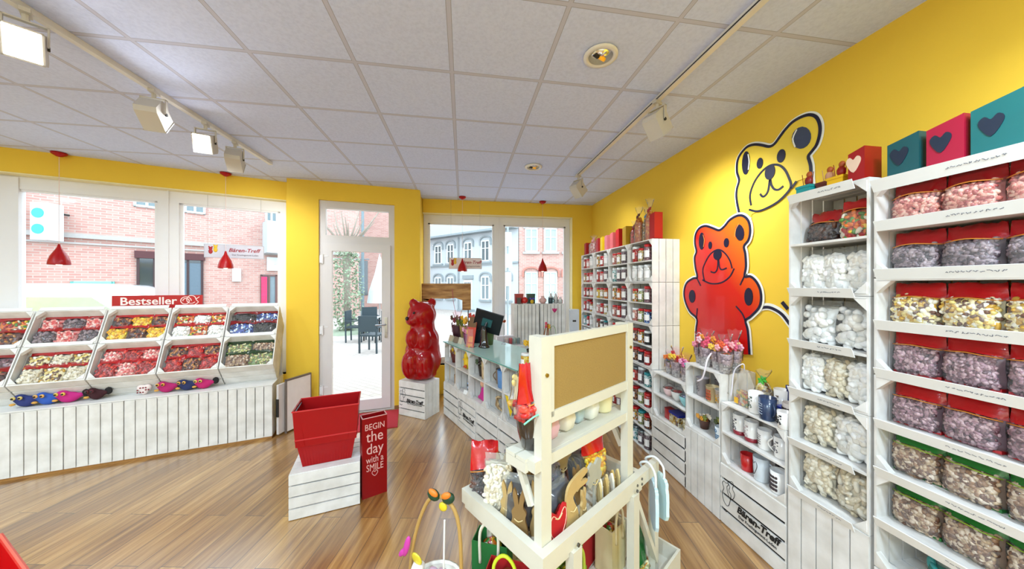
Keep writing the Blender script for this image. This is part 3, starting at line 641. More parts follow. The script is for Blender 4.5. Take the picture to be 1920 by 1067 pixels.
def crate_logo(par, w, h, y=-.004, x0=0):
    """printed bear outline and shop name in front of a crate"""
    m = MB(); s = w*.9; ox = x0+w*.05; oz = h*.5
    bear = [(.02, .02), (.0, .12), (.03, .2), (.0, .26), (.03, .31), (.07, .3), (.11, .32), (.15, .29), (.13, .22), (.17, .18), (.16, .1), (.13, .0), (.08, -.03)]
    m.stroke([(ox+a*s, oz+b*s*1.1-.08*s) for a, b in bear], .0035, y-.001, y, closed=True, smooth=3)
    b2 = [(.17, .22), (.15, .3), (.18, .34), (.17, .4), (.21, .41), (.25, .43), (.28, .4), (.26, .33), (.3, .28), (.28, .2), (.22, .15)]
    m.stroke([(ox+(a-.06)*s, oz+b*s*1.1-.13*s) for a, b in b2], .0035, y-.001, y, closed=True, smooth=3)
    m.stroke([(ox-.01*s, oz-.19*s), (ox+.07*s, oz-.22*s), (ox+.1*s, oz-.19*s)], .006, y-.001, y)
    m.build('bear_outline', INK, par)
    text('Bären-Treff', s*.145, ox+s*.62, oz-.03*s, y, shear=.25, bold=.0022).build('shop_lettering', INK, par)
    text('Der Fruchtgummi-Laden', s*.062, ox+s*.62, oz-.13*s, y, shear=.0).build('small_lettering', INK, par)
# ---------------------------------------------------------------- sweets
HX = {'cola': ['#5c2a22', '#3a1512', '#c98a4a', '#8f4530'], 'red': ['#c01818', '#8e0c14', '#e04a3a'], 'pink': ['#e88a86', '#f1b7ac', '#d8504e', '#f7d9cf'],
      'yellow': ['#f2c21a', '#e8a012', '#f7dc55'], 'mix': ['#e2731c', '#e9c030', '#b02020', '#e9e2cf', '#4f8a3a'], 'white': ['#f6f4ef', '#efebe2', '#faf9f6'],
      'choc': ['#3a2018', '#5a3526', '#27140f'], 'grey': ['#6c5a60', '#85727a', '#44363c', '#a08c90'], 'cream': ['#efe0b4', '#e6cf7e', '#f4efe0', '#6b4a3a', '#c79a3c'],
      'mauve': ['#7e565e', '#a07680', '#5a343c', '#c09ca0'], 'salmon': ['#c9736a', '#e09c8c', '#a8504c', '#e8b8a6'], 'nut': ['#946f52', '#b59a7c', '#6a4836', '#d8c4ae'],
      'green': ['#6f8a4a', '#b5b86a', '#8c7a5a', '#e3dcae'], 'blue': ['#2a4aa0', '#8fb8e8', '#e6eef6', '#1c2450'], 'beige': ['#e3d8bf', '#cfc0a2', '#efe8d6'],
      'orange': ['#e07a2a', '#e89a4a', '#c85a20'], 'black': ['#141216', '#2a252c', '#0c0b0e'], 'teal': ['#2a8a8c', '#bfe6e4', '#e8f4f4']}
def sw(fl): return [P(c, .35 if fl != 'black' else .12, coat=.35 if fl != 'black' else 1, var=.12, sc_=40) for c in HX[fl]]
def pillow(mb, w, h, t, z0=0, nx=9, nz=8, wob=.004, rng=None, m=0, flat_top=True, y0=0, half=None):
    rng = rng or random.Random(1); vs = []
    for side in ((-1, 1) if half is None else (half,)):
        base = len(vs)
        for j in range(nz+1):
            v = j/nz
            for i in range(nx+1):
                u = i/nx*2-1
                k = max(0, (1-abs(u)**4))**.5 * max(0, 1-abs(2*v-1)**(4 if v < .5 else 2.2))**.5
                e = rng.uniform(-wob, wob)
                vs.append((u*w/2*(1+.03*math.sin(7*v)), y0+side*(t/2*k+(.0008 if k < .01 else 0))+e*(k > .05), z0+v*h+(e if 0 < j < nz else 0)))
        fs = []
        for j in range(nz):
            for i in range(nx):
                a = base+j*(nx+1)+i; q = (a, a+1, a+nx+2, a+nx+1); fs.append(q if side < 0 else q[::-1])
        if side == -1 or half is not None: F = fs
        else: F += fs
    return mb.add(vs, F, m)
def bag(w, h, t, fl, top='#c0101a', hh=.3, lump=.012, pw=.8, n=130, seed=0, arc='#d8862a', bottom=True, el=1.5, film_m=None, sub=1):
    """plastic bag of sweets standing on z=0, front towards -y"""
    rng = random.Random(seed); o = thing('sweet_bag', '', 'bag')
    mats = sw(fl); mb = MB(); hb = h*(1-hh) if top else h*.86
    pillow(mb, w*.9, hb*.98, t*(.62 if n else 1.05), .004, 8, 7, .002 if n else .006, rng, 0)
    k = 0
    for _ in range(n):
        u = rng.uniform(-.88, .88); v = rng.uniform(.05, .95); s = -1 if rng.random() < .8 else 1
        q = max(0, 1-abs(u)**4)**.5*max(0, 1-abs(2*v-1)**3)**.5
        y = s*t/2*q*.8; r = lump*rng.uniform(.75, 1.15)
        mb.ell((u*w*.47, y, v*hb), (r*el, r*.8, r), rng.randrange(len(mats)), (rng.uniform(0, 180), rng.uniform(0, 180), rng.uniform(0, 180)), sub, pw)
    mb.build('sweets', mats, o, True)
    f = MB(); pillow(f, w, hb*1.04, t*1.12, 0, 10, 9, .003, rng); f.build('film', film_m or film('#ffffff', .22, .07), o, True)
    if top:
        hm = MB(); vs = []; nx = 12
        for s in (-1, 1):
            for j in range(4):
                for i in range(nx+1):
                    u = i/nx*2-1; v = j/3
                    th = (t*.36*(1-v)**1.2*(1-abs(u)**3)+.0015)
                    zz = hb*.93+(h-hb*.93)*v + (rng.uniform(-.006, .006) if j == 3 else 0) + (.02*h*(1-u*u)*(1 if j == 0 else 0))*3*(1 if s < 0 else 0)
                    vs.append((u*w*.5*(1-.05*v), s*th+rng.uniform(-.002, .002), zz))
        fs = []
        for s in range(2):
            for j in range(3):
                for i in range(nx):
                    a = s*4*(nx+1)+j*(nx+1)+i; q = (a, a+1, a+nx+2, a+nx+1); fs.append(q if s == 0 else q[::-1])
        a0 = 3*(nx+1); b0 = 4*(nx+1)+3*(nx+1)
        for i in range(nx): fs.append((a0+i, a0+i+1, b0+i+1, b0+i))
        hm.add(vs, fs); hm.build('printed_header', P(top, .25, coat=.6, var=.12, sc_=25, bump=.3), o, True)
        if arc: MB().tube(catmull([(-w*.48, -t*.2, hb*.93), (-w*.25, -t*.42, hb*.97), (0, -t*.46, hb*1.0), (w*.25, -t*.42, hb*.97), (w*.48, -t*.2, hb*.93)], False, 3), .0022, 5).build('printed_line', P(arc, .3), o, True)
    else:
        c = MB(); pillow(c, w*.95, h-hb*.9, t*.25, hb*.9, 10, 3, .004, rng); c.build('clear_top', film('#f6f6f2', .5, .16), o, True)
    if bottom and top:
        MB().box(-w*.46, w*.46, -t*.2, t*.2, 0, .012).build('bottom_seam', P(top, .3, coat=.5), o)
    return o
def jar(r, h, fl, lid, square=False):
    o = thing('sweet_jar', '', 'jar'); n = 12
    MB().lathe([(r*.9, 0), (r, .006), (r, h*.8), (r*.86, h*.84)], n).build('jar_body', speckle(HX[fl], 95), o, True)
    MB().lathe([(r*.86, h*.83), (r*.94, h*.84), (r*.94, h*.99), (r*.8, h), (0, h)], n).build('lid', {'r': P('#c4101a', .3, coat=.4), 'w': P('#e9ecee', .25, coat=.4), 't': P('#2a8f98', .3), 'g': P('#8e989c', .3, metal=.6)}[lid], o, True)
    m = MB(); k = 5; a0 = -2.2
    for i in range(k):
        a = a0+i*.25; b = a+.25; q = r*1.012
        m.add([(q*math.cos(a), q*math.sin(a), h*.2), (q*math.cos(b), q*math.sin(b), h*.2), (q*math.cos(b), q*math.sin(b), h*.62), (q*math.cos(a), q*math.sin(a), h*.62)], [(0, 1, 2, 3)])
    m.build('jar_label', P('#f0ecea', .5), o, True)
    return o
CN = {'cola': 'brown', 'red': 'red', 'pink': 'pink', 'yellow': 'yellow', 'mix': 'multicoloured', 'white': 'white', 'choc': 'dark brown', 'grey': 'grey', 'cream': 'cream and brown', 'mauve': 'mauve', 'salmon': 'salmon', 'nut': 'nut brown', 'green': 'green', 'blue': 'blue and white', 'beige': 'beige', 'orange': 'orange', 'black': 'black', 'teal': 'teal'}
# ================================================================ jar tower, far right corner
JT = Fr(1.853, 4.77, -90); 
CW = .475; JH = .436
COLN = ['leftmost', 'second', 'third', 'rightmost']
for c in range(4):
    for k in range(5):
        put_crate('L', 'white slatted crate of the jar tower, %s column, %s from the top' % (COLN[c], NTH[k]), JT.w(c*.476, 0, 2.18-(k+1)*.436), JT.a, 'crates of the tall jar tower')
JF = [  # per row from the top, per column: (flavours, lids)
 [('red', 'pink', 'white'), ('mix', 'red', 'white'), ('salmon', 'cream', 'grey'), ('red', 'cream', 'mauve')],
 [('mix', 'red', 'pink'), ('red', 'pink', 'grey'), ('teal', 'grey', 'grey'), ('white', 'white', 'white')],
 [('red', 'cola', 'pink'), ('yellow', 'cream', 'orange'), ('mix', 'orange', 'mauve'), ('mix', 'green', 'mauve')],
 [('red', 'mauve', 'mix'), ('pink', 'red', 'cream'), ('salmon', 'red', 'grey'), ('salmon', 'green', 'blue')],
 [('teal', 'red', 'white'), ('cola', 'black', 'grey'), ('red', 'cola', 'red'), ('cola', 'mix', 'black')],
 [('grey', 'white', 'pink'), ('red', 'mix', 'red'), ('cola', 'red', 'red'), ('cola', 'black', 'red')],
 [None, None, None, ('red', 'grey', 'teal')], [None, None, ('red', 'black', 'mauve'), ('cola', 'green', 'red')],
 [None, None, ('red', 'mauve', 'red'), ('mix', 'green', 'cola')], [None, None, None, ('teal', 'grey', 'grey')]]
JL = ['wrw wrw rrw wrr', 'rrr wrw www www', 'rrr rrr wrr rwr', 'rrr wrw rrw wrr', 'trw rwt rrr rrw', 'www rrr rrr rrr', '... ... ... gwt', '... ... rrr rwr', '... ... rrr rtr', '... ... ... ggw']
POS = ['left', 'middle', 'right']
for r_ in range(10):
    for c in range(4):
        fl = JF[r_][c]
        if not fl: continue
        ls = JL[r_].split()[c]
        z = 2.18-(r_+1)*.218+(.013 if r_ % 2 else .007)
        for i in range(3):
            tall = (r_ == 1 and c >= 2) or (r_ == 0 and c == 3) or (ls[i] == 'w' and (i+r_) % 2 == 0)
            rr, hh = (.043, .17) if tall else (.043, .14)
            lid = ls[i] if ls[i] != '.' else 'r'
            lb = '%s%s-lidded jar, %s sweets, %s in %s row, %s column of jar tower' % ('tall ' if tall else '', {'r': 'red', 'w': 'white', 't': 'teal', 'g': 'grey'}[lid], CN[fl[i]].split(' ')[-1 if fl[i] == 'choc' else 0], POS[i], NTH[r_], COLN[c])
            make(('jar', rr, fl[i], lid), lambda: jar(rr, hh, fl[i], lid), lb, JT.w(c*.476+.09+.115*i, .056, z), JT.a+.3*i, 'jars of sweets on the jar tower')
# on top of the jar tower
ZT = 2.1805
def giftbox(name, w, d, h, m, label, loc, rz, cat='box', grp=None, cut=.25):
    o = thing(name, label, cat, loc, rz, grp)
    mb = MB(); c = h*(1-cut*.35)
    # open boxes with a slanted cut towards the left
    for q in (((-w/2, -d/2), (w/2, -d/2)), ((w/2, -d/2), (w/2, d/2)), ((w/2, d/2), (-w/2, d/2)), ((-w/2, d/2), (-w/2, -d/2))):
        a, b = q; n = Vector((b[1]-a[1], -(b[0]-a[0]), 0)).normalized()*-.004
        za = h if a[0] > 0 else c; zb = h if b[0] > 0 else c
        mb.add([(a[0], a[1], 0), (b[0], b[1], 0), (b[0], b[1], zb), (a[0], a[1], za), (a[0]+n.x, a[1]+n.y, 0), (b[0]+n.x, b[1]+n.y, 0), (b[0]+n.x, b[1]+n.y, zb), (a[0]+n.x, a[1]+n.y, za)], [(0, 1, 2, 3), (5, 4, 7, 6), (3, 2, 6, 7)])
    mb.build('side_walls', m, o); MB().box(-w/2, w/2, -d/2, d/2, 0, .006).build('bottom', m, o)
    return o
gb = 'narrow coloured boxes on the jar tower'
for x, w, h, cl, nm in [(.06, .07, .19, '#a30d14', 'dark red'), (.50, .07, .20, '#b0202a', 'small crimson'), (.64, .06, .20, '#f0d020', 'bright yellow'), (.78, .07, .2, '#e0808a', 'light pink'), (.94, .08, .21, '#e06a70', 'rose pink'), (1.10, .08, .23, '#c00f18', 'bright red'), (1.27, .08, .23, '#b08a18', 'mustard'), (1.83, .085, .27, '#a80d12', 'tall red')]:
    giftbox('gift_box', w, .09, h, P(cl, .5), '%s upright gift box standing on top of the jar tower' % nm, JT.w(x, .09, ZT), JT.a, 'box', gb, .15)
def wrapped(loc, rz, label, h, r, fl, bow, cat='gift', grp=None, name='wrapped_gift', pot=None):
    o = thing(name, label, cat, loc, rz, grp)
    MB().lathe([(r*.8, 0), (r, .01), (r*.95, h*.55), (r*.5, h*.72)], 12).build('sweets', speckle(HX[fl], 60), o, True) if not pot else MB().lathe([(r*.75, 0), (r, h*.5), (r*.92, h*.5), (r*.7, .02), (0, .02)], 16).build('cup', pot, o, True)
    if pot: MB().lathe([(r*.9, h*.42), (r*.7, h*.52), (0, h*.55)], 12).build('sweets', speckle(HX[fl], 60), o, True)
    c = MB(); n = 14; vs = []
    rg_ = random.Random(int(h*1e4)+len(label))
    prof = [(r*1.05, .003), (r*1.12, h*.5), (r*.35, h*.74), (r*.15, h*.78), (r*.7, h*.95), (r*.9, h*1.02)]
    for q, z in prof: vs += [(q*math.cos(2*math.pi*j/n)*(1+rg_.uniform(-.15, .15)*(z > h*.6)), q*math.sin(2*math.pi*j/n)*(1+rg_.uniform(-.15, .15)*(z > h*.6)), z+rg_.uniform(-.01, .01)*(z > h*.9)) for j in range(n)]
    fs = [(i*n+j, i*n+(j+1) % n, (i+1)*n+(j+1) % n, (i+1)*n+j) for i in range(len(prof)-1) for j in range(n)]
    c.add(vs, fs); c.build('cellophane', film('#ffffff', .3, .08), o, True)
    b = MB()
    for i in range(6):
        a = i*math.pi/3; b.ell((math.cos(a)*r*.35, -r*.25+math.sin(a)*r*.2, h*.77+math.sin(a)*r*.3), (r*.34, r*.14, r*.2), 0, (0, math.degrees(-a), 0))
    b.build('bow', P(bow, .3, coat=.4), o, True)
    return o
G2 = 'cellophane gifts on the jar tower'
wrapped(JT.w(.28, .1, ZT), JT.a, 'clear cellophane gift with pink bow on top of tower, far left', .27, .075, 'pink', '#e6a8b4', 'gift', G2)
wrapped(JT.w(.40, .12, ZT), JT.a, 'small brown sweet tube gift beside the pink bow gift', .22, .035, 'nut', '#6f7a2a', 'gift', G2)
wrapped(JT.w(1.40, .1, ZT), JT.a, 'dark red wrapped gift left of the tall bottles on tower', .27, .04, 'red', '#8e0c14', 'gift', G2)
wrapped(JT.w(1.50, .1, ZT), JT.a, 'tall cellophane bottle gift with dark red bow', .40, .05, 'orange', '#5e0a14', 'gift', G2)
wrapped(JT.w(1.62, .12, ZT), JT.a, 'tall gift with blue bow between two bottle gifts', .37, .045, 'cream', '#2d7ab0', 'gift', G2)
wrapped(JT.w(1.71, .1, ZT), JT.a, 'tallest cellophane gift with red and black bow', .43, .05, 'orange', '#a8121a', 'gift', G2)
# ================================================================ low crates between the towers
RS = Fr(1.853, 2.862, -90)
put_crate('L', 'open white crate with bowls, standing beside the jar tower', RS.w(0, 0, .434), RS.a, 'low wall crates')
put_crate('L', 'closed white crate with horizontal boards on the floor beside jar tower', RS.w(0, 0, 0), RS.a, 'low wall crates', closed='h', ns=4)
PB = (.37, .307, .532)
def put_pb(label, loc, rz, grp, **kw): return make(('crb', tuple(sorted(kw.items(), key=str))), lambda: crate(*PB, **kw), label, loc, rz, grp)
put_pb('open white crate holding buckets and the striped mug', RS.w(.458, 0, .532), RS.a, 'low wall crates')
put_pb('closed white crate with vertical boards under the bucket crate', RS.w(.458, 0, 0), RS.a, 'low wall crates', closed='v', ns=5)
put_crate('L', 'open white crate full of mugs beside the tower of white bags', RS.w(.83, 0, .434), RS.a, 'low wall crates')
LGC = crate(*LC, closed='h', ns=4); LGC['label'] = 'closed white crate with printed shop logo on the floor below the mugs'
LGC['group'] = 'low wall crates'; LGC.location = RS.w(.83, 0, 0); LGC.rotation_euler = (0, 0, RS.a); crate_logo(LGC, .475, .40)
# ---- mugs, bowls, buckets
def mugm(o, r, h, m, m2, band=None, handle=0, inner=None):
    MB().lathe([(r*.82, 0), (r*.9, h*.04), (r, h), (r*.93, h), (r*.84, h*.08), (0, h*.07)], 20).build('mug_body', m, o, True)
    if band: MB().lathe([(r*.86, h*.02), (r*.915+.0012, h*.04), (r*.93+.001, h*.22), (r*.9, h*.22)], 20).build('colour_band', band, o, True)
    if handle is not None:
        a = handle; pts = [(math.cos(a)*(r*.93+.028*math.sin(math.pi*i/6)), math.sin(a)*(r*.93+.028*math.sin(math.pi*i/6)), h*(.82-.62*i/6)) for i in range(7)]
        MB().tube(pts, .005, 8).build('handle', m2, o, True)
def deco(o, r, h, m, kind, a0=-1.9):
    mb = MB(); rg_ = random.Random(len(kind))
    def onc(a, z, rr=1.01): return (r*rr*math.cos(a), r*rr*math.sin(a), z)
    if kind == 'heart':
        pts = [(.0, -.35), (.3, .05), (.33, .3), (.17, .42), (0, .27), (-.17, .42), (-.33, .3), (-.3, .05)]
        mb.tube([onc(a0+p[0]*1.6, h*(.5+p[1]*.75), .99) for p in catmull(pts, True, 3)], .0018, 5, closed=True)
    elif kind == 'script':
        for j in range(5):
            z = h*(.72-.11*j); a = a0-.5
            while a < a0+.5: mb.tube([onc(a, z), onc(a+.08, z+rg_.uniform(-.005, .005)), onc(a+.15, z)], .0016, 4); a += .2
    elif kind == 'blocks':
        for i in range(5):
            for j in range(4): mb.ell(onc(a0-.7+.35*i, h*(.2+.18*j), .995), (.007, .004, .008), 0, (0, 0, math.degrees(a0-.7+.35*i)-90), 1, .5)
    elif kind == 'stripes':
        for z in (.18, .3, .42): mb.lathe([(r*(.86+.12*z), h*z), (r*(.92+.1*z)+.002, h*z+.001), (r*(.93+.1*z)+.002, h*z+.008), (r*.86, h*z+.008)], 20)
        mb.tube([onc(a0+.3*math.cos(t_), h*.72+.012*math.sin(t_)) for t_ in [k*.785 for k in range(8)]], .003, 5, closed=True)
    else:
        for i in range(26): mb.ell(onc(a0+rg_.uniform(-.6, .6), h*rg_.uniform(.25, .85), .995), (.004, .003, .004), 0)
    mb.build('printed_motif', m, o, True)
MW = P('#ece9e6', .2, coat=.6, var=.03)
def mug(x, y, z, r, h, m, label, motif=None, mm=INK, band=None, ha=1.2, cat='mug', grp='mugs in the low wall crates', fr=RS, name='mug', inner=None):
    o = thing(name, label, cat, fr.w(x, y, z), fr.a, grp); mugm(o, r, h, m, m, band, ha)
    if motif: deco(o, r*.97, h, mm, motif)
    return o
z1 = .434+.217+.0065; z0 = .434+.0125; zt = .8685
mug(.905, .09, z1, .043, .145, MW, 'tall white mug with flower print and dark red foot band', 'dots', P('#4a4a52'), P('#8e2030', .3), None)
mug(1.005, .08, z1, .042, .14, MW, 'white mug with red foot band, second from left on mug shelf', 'dots', P('#b9a7a8'), P('#8e2030', .3), .1)
mug(1.10, .08, z1, .04, .125, MW, 'white mug with pink handle and dark letter print', 'script', P('#4a3a3a'), None, .1)
mug(1.21, .08, z1, .042, .13, MW, 'white mug at the right end of the upper mug shelf', 'dots', P('#6d6a6e'), None, -2.6)
mug(1.19, .2, z1, .04, .13, P('#b21c1c', .3, coat=.4), 'red mug standing behind the white mugs on the mug shelf', None)
mug(1.02, .21, z1, .042, .12, MW, 'white mug half hidden behind the row on the mug shelf', None)
mug(.975, .08, z0, .043, .11, P('#c3131a', .25, coat=.5), 'glossy red mug on the lower mug shelf', None, ha=2.9)
mug(1.085, .07, z0, .046, .15, P('#cfd6dc', .25, coat=.5), 'pale grey mug with a big outlined heart', 'heart', P('#3a3038'), None, .5)
mug(1.12, .2, z0, .045, .13, P('#22242c', .25, coat=.5), 'dark mug in the shadow behind the heart mug', None)
mug(1.21, .06, z0, .045, .135, MW, 'white mug with black block print at the right end below', 'blocks', P('#3a2f33'), None, .9)
# on top of the mug crate
mug(1.045, .07, zt, .043, .14, MW, 'white mug with tree print on top of the mug crate', 'dots', P('#4a5a4a'), None, None)
mug(1.145, .05, zt, .047, .14, P('#22385a', .25, coat=.5), 'dark blue mug with white script on top of the mug crate', 'script', P('#c9d4e4'), None, -.3)
mug(1.235, .12, zt, .045, .13, P('#cdc3bd', .3, coat=.4), 'beige mug with dark ornament on top of the crate', 'blocks', P('#3a2f2c'), None, -.2)
mug(1.27, .03, zt, .038, .1, MW, 'small white cup at the right edge of the mug crate top', 'dots')
mug(1.11, .2, zt, .045, .17, MW, 'tall white mug with floral print behind the tree mug', 'dots', P('#8a7a6a'), None, None)
o = thing('sweet_tin', 'dark blue square tin at the back of the mug crate top', 'tin', RS.w(1.2, .235, zt), RS.a); MB().box(-.055, .055, -.045, .045, 0, .185).build('tin_body', P('#12205e', .3, coat=.4), o); MB().box(-.058, .058, -.048, .048, .185, .21).build('lid', P('#1a2a70', .25, coat=.5), o)
o = thing('sweet_tub', 'low blue-lidded tub between the tall mug and the tin', 'tub', RS.w(1.165, .15, zt), RS.a); MB().box(-.03, .03, -.03, .03, 0, .07).build('tub_body', P('#dfe3ea', .3), o); MB().box(-.034, .034, -.034, .034, .07, .082).build('lid', P('#2036a0', .3), o)
# house shaped cellophane pack and green bow gift
o = thing('sweet_pack', 'house shaped clear pack of gummies with yellow tag and white ribbon', 'sweets', RS.w(.93, .1, zt), RS.a)
MB().prism([(-.055, 0), (.055, 0), (.055, .13), (0, .25), (-.055, .13)], -.03, .03, 0, 'xz').build('film', film('#ffffff', .4, .15), o); MB().box(-.045, .045, -.02, .02, .002, .1).build('sweets', speckle(HX['mix'], 55), o); MB().box(-.05, -.02, -.034, -.031, .01, .05).build('tag', P('#e8b020'), o)
MB().tube(catmull([(0, 0, .25), (.02, -.03, .3), (-.04, -.04, .24), (-.05, -.05, .12), (-.06, -.05, .05)], False, 4), .004, 6).build('ribbon', P('#e9e4f0'), o, True)
wrapped(RS.w(1.01, .17, zt), RS.a, 'cellophane gift with spiky green bow behind the mugs', .26, .05, 'cream', '#3fae35', 'gift', None)
# flowered buckets with cellophane sweets
def bucket(x, y, z, r, h, label, flw, m=None, fr=RS, grp='sweet buckets on the low wall crates', hnd=False, wrap=True, seed=1):
    o = thing('sweet_bucket', label, 'bucket', fr.w(x, y, z), fr.a, grp); rg_ = random.Random(seed)
    MB().lathe([(r*.74, 0), (r, h), (r*1.04, h), (r*1.02, h*.97), (r*.76, .01)], 18).build('bucket_body', m or speckle(['#e4e0e2', '#cdc8cc', '#a9a4aa', '#f0eef0', '#e4e0e2'], 70, .5, .1), o, True)
    MB().lathe([(r*.9, h*.9), (r*.5, h*1.02), (0, h*1.05)], 12).build('sweets', speckle(HX['mix'], 60), o, True)
    mb = MB(); mats = [P(c, .35, coat=.4) for c in flw]
    for i in range(9):
        S_ = 1.35 if wrap else 1.6; a = i*2.4; q = r*.75*S_*math.sqrt((i+.5)/9); cx, cy, cz = q*math.cos(a), q*math.sin(a), h*(1.15+.35*rg_.random()); k = rg_.randrange(len(mats))
        for j in range(5):
            b = j*1.257; mb.ell((cx+math.cos(b)*r*.28, cy-r*.15, cz+math.sin(b)*r*.28), (r*.28, r*.16, r*.22), k, (0, -math.degrees(b), 0))
    mb.build('flowers', mats, o, True)
    if wrap:
        c = MB(); n = 14; prof = [(r*1.06, h*.5), (r*1.12, h*1.1), (r*.5, h*1.45), (r*.95, h*1.95)]; vs = []
        for q, zz in prof: vs += [(q*math.cos(2*math.pi*j/n)*(1+rg_.uniform(-.12, .12)), q*math.sin(2*math.pi*j/n)*(1+rg_.uniform(-.12, .12)), zz+rg_.uniform(-.012, .012)) for j in range(n)]
        c.add(vs, [(i*n+j, i*n+(j+1) % n, (i+1)*n+(j+1) % n, (i+1)*n+j) for i in range(3) for j in range(n)]); c.build('cellophane', film('#fff4f8', .22, .03), o, True)
    if hnd: MB().tube(catmull([(-r, 0, h*.95), (-r*.9, -.01, h*1.6), (0, -.02, h*1.95), (r*.9, -.01, h*1.6), (r, 0, h*.95)], False, 4), .003, 6).build('handle', P('#e6e6ea'), o, True)
    return o
za = .8685
bucket(.10, .12, za, .045, .11, 'clear cup with blue paper flowers, leftmost on the low crates', ['#2a7fc0', '#4ab0d8', '#e0762a'], seed=2)
bucket(.22, .11, za, .058, .14, 'grey cup with red flowers beside the blue flower cup', ['#b01820', '#d0343a', '#e8c23a'], seed=3)
bucket(.36, .09, za, .045, .12, 'small cup with pink flowers and turquoise ribbon', ['#e070a8', '#f0a8c8', '#38b0a8'], seed=4)
zb = 1.0645
bucket(.50, .12, zb, .05, .13, 'printed grey bucket with red and pink wrappers, first on the high crate', ['#c81f3a', '#e890a8', '#d64a50'], seed=5, hnd=True)
bucket(.60, .09, zb, .055, .15, 'silver bucket with script print and long white ribbon', ['#d84a6a', '#f0c0d0', '#e8a030'], seed=6)
bucket(.70, .1, zb, .05, .14, 'bucket with orange tulips and red wrappers on the high crate', ['#e89a20', '#c8242a', '#f0c850'], seed=7)
bucket(.775, .17, zb, .05, .16, 'bucket with tall pink cellophane at the back of high crate', ['#f0b0c8', '#e06888', '#f8e0a0'], seed=8)
bucket(.80, .07, zb, .05, .145, 'grey lettered bucket with orange bow, right end of high crate', ['#e0582a', '#d02030', '#f0a8b0'], seed=9)
o = solo(MB().tube(catmull([(0, 0, .02), (.03, -.06, -.02), (.03, -.08, -.1), (-.01, -.07, -.17), (-.05, -.075, -.2)], False, 4), .006, 6), 'gift_ribbon', P('#efe8f2', .3), 'long curled white ribbon hanging down in front of the bucket crate', 'ribbon', RS.w(.76, -.012, zb+.12), RS.a, smooth=True)
# inside the bucket crate
zm = .532+.266+.0065
def plainbucket(x, y, z, r, h, cl, label, motif='dots', mm='#6a6468'):
    o = thing('metal_bucket', label, 'bucket', RS.w(x, y, z), RS.a, 'plain metal buckets in the low wall crate')
    MB().lathe([(r*.74, 0), (r, h), (r*1.05, h), (r*.95, h*.96), (r*.7, .012), (0, .012)], 18).build('bucket_body', P(cl, .35, metal=.2), o, True); deco(o, r*.88, h, P(mm), motif); return o
plainbucket(.54, .1, zm, .048, .15, '#b9b2b8', 'plain grey bucket with oval label in the crate under the flowers')
plainbucket(.64, .19, zm, .05, .15, '#a8a2a8', 'grey bucket half hidden behind the plain bucket')
plainbucket(.67, .08, zm, .05, .12, '#e0ca9a', 'cream bucket with red and orange print in the bucket crate', 'blocks', '#b04a2a')
plainbucket(.775, .07, zm, .05, .125, '#e8e4de', 'white bucket with sunflower print at the right of bucket crate', 'dots', '#d8a020')
bucket(.56, .1, .532+.0125, .04, .07, 'small pot of orange and white spring flowers in lower compartment', ['#e8a030', '#f2e4d0', '#7a8a3a'], wrap=False, seed=12, m=P('#5a3a30', .5), grp=None)
bucket(.69, .15, .532+.0125, .04, .08, 'dark pot of green leaves behind the striped mug', ['#6a7a3a', '#4a5a2a', '#b0a04a'], wrap=False, seed=13, m=P('#4a2c28', .5), grp=None)
mug(.775, .06, .532+.0125, .042, .11, P('#dfe8ee', .25, coat=.5), 'white and blue striped mug in the bucket crate', 'stripes', P('#2f6f98'), None, None, grp=None)
# bowls
def bowl(x, y, z, r, h, cl, label, fillc, fl):
    o = thing('sweet_bowl', label, 'bowl', RS.w(x, y, z), RS.a, 'bowls in the crate by the jar tower')
    MB().lathe([(r*.45, 0), (r*.8, h*.4), (r, h), (r*.93, h), (r*.7, h*.45), (0, h*.3)], 20).build('bowl_body', P(cl, .25, coat=.5), o, True)
    MB().lathe([(r*.9, h*.85), (r*.6, h*1.08), (0, h*1.15)], 14).build('sweets', speckle(HX[fl], 60), o, True); MB().lathe([(r*1.01, h), (r*.5, h*1.4), (r*.1, h*1.6)], 12).build('cellophane', film(), o, True); return o
zc = .434+.217+.0065
bowl(.12, .1, zc, .06, .075, '#eccaca', 'pale pink bowl filled with red sweets', 0, 'red')
bowl(.25, .09, zc, .058, .085, '#e3e1df', 'white footed bowl with red wrapped sweets', 0, 'red')
bowl(.38, .08, zc, .062, .085, '#8ccad0', 'turquoise striped bowl in the crate by the jar tower', 0, 'blue')
o = thing('sweet_tin', 'small red tin left of the blue-lidded tub', 'tin', RS.w(.14, .09, .4465), RS.a); MB().box(-.035, .035, -.03, .03, 0, .09).build('tin_body', P('#b31820', .3, coat=.4), o); MB().box(-.037, .037, -.032, .032, .09, .1).build('lid', P('#8e1018', .3), o)
o = thing('sweet_tub', 'rectangular clear tub with dark blue lid of mixed sweets', 'tub', RS.w(.26, .09, .4465), RS.a); MB().box(-.065, .065, -.045, .045, 0, .085).build('tub_body', speckle(HX['cream'], 60), o); MB().box(-.07, .07, -.05, .05, .085, .105).build('lid', P('#1c2f90', .3, coat=.4), o)
mug(.4, .07, .4465, .035, .1, P('#e0d6b8', .4), 'cream paper cup right of the blue-lidded tub', 'dots', P('#9a8a5a'), None, None, grp=None)
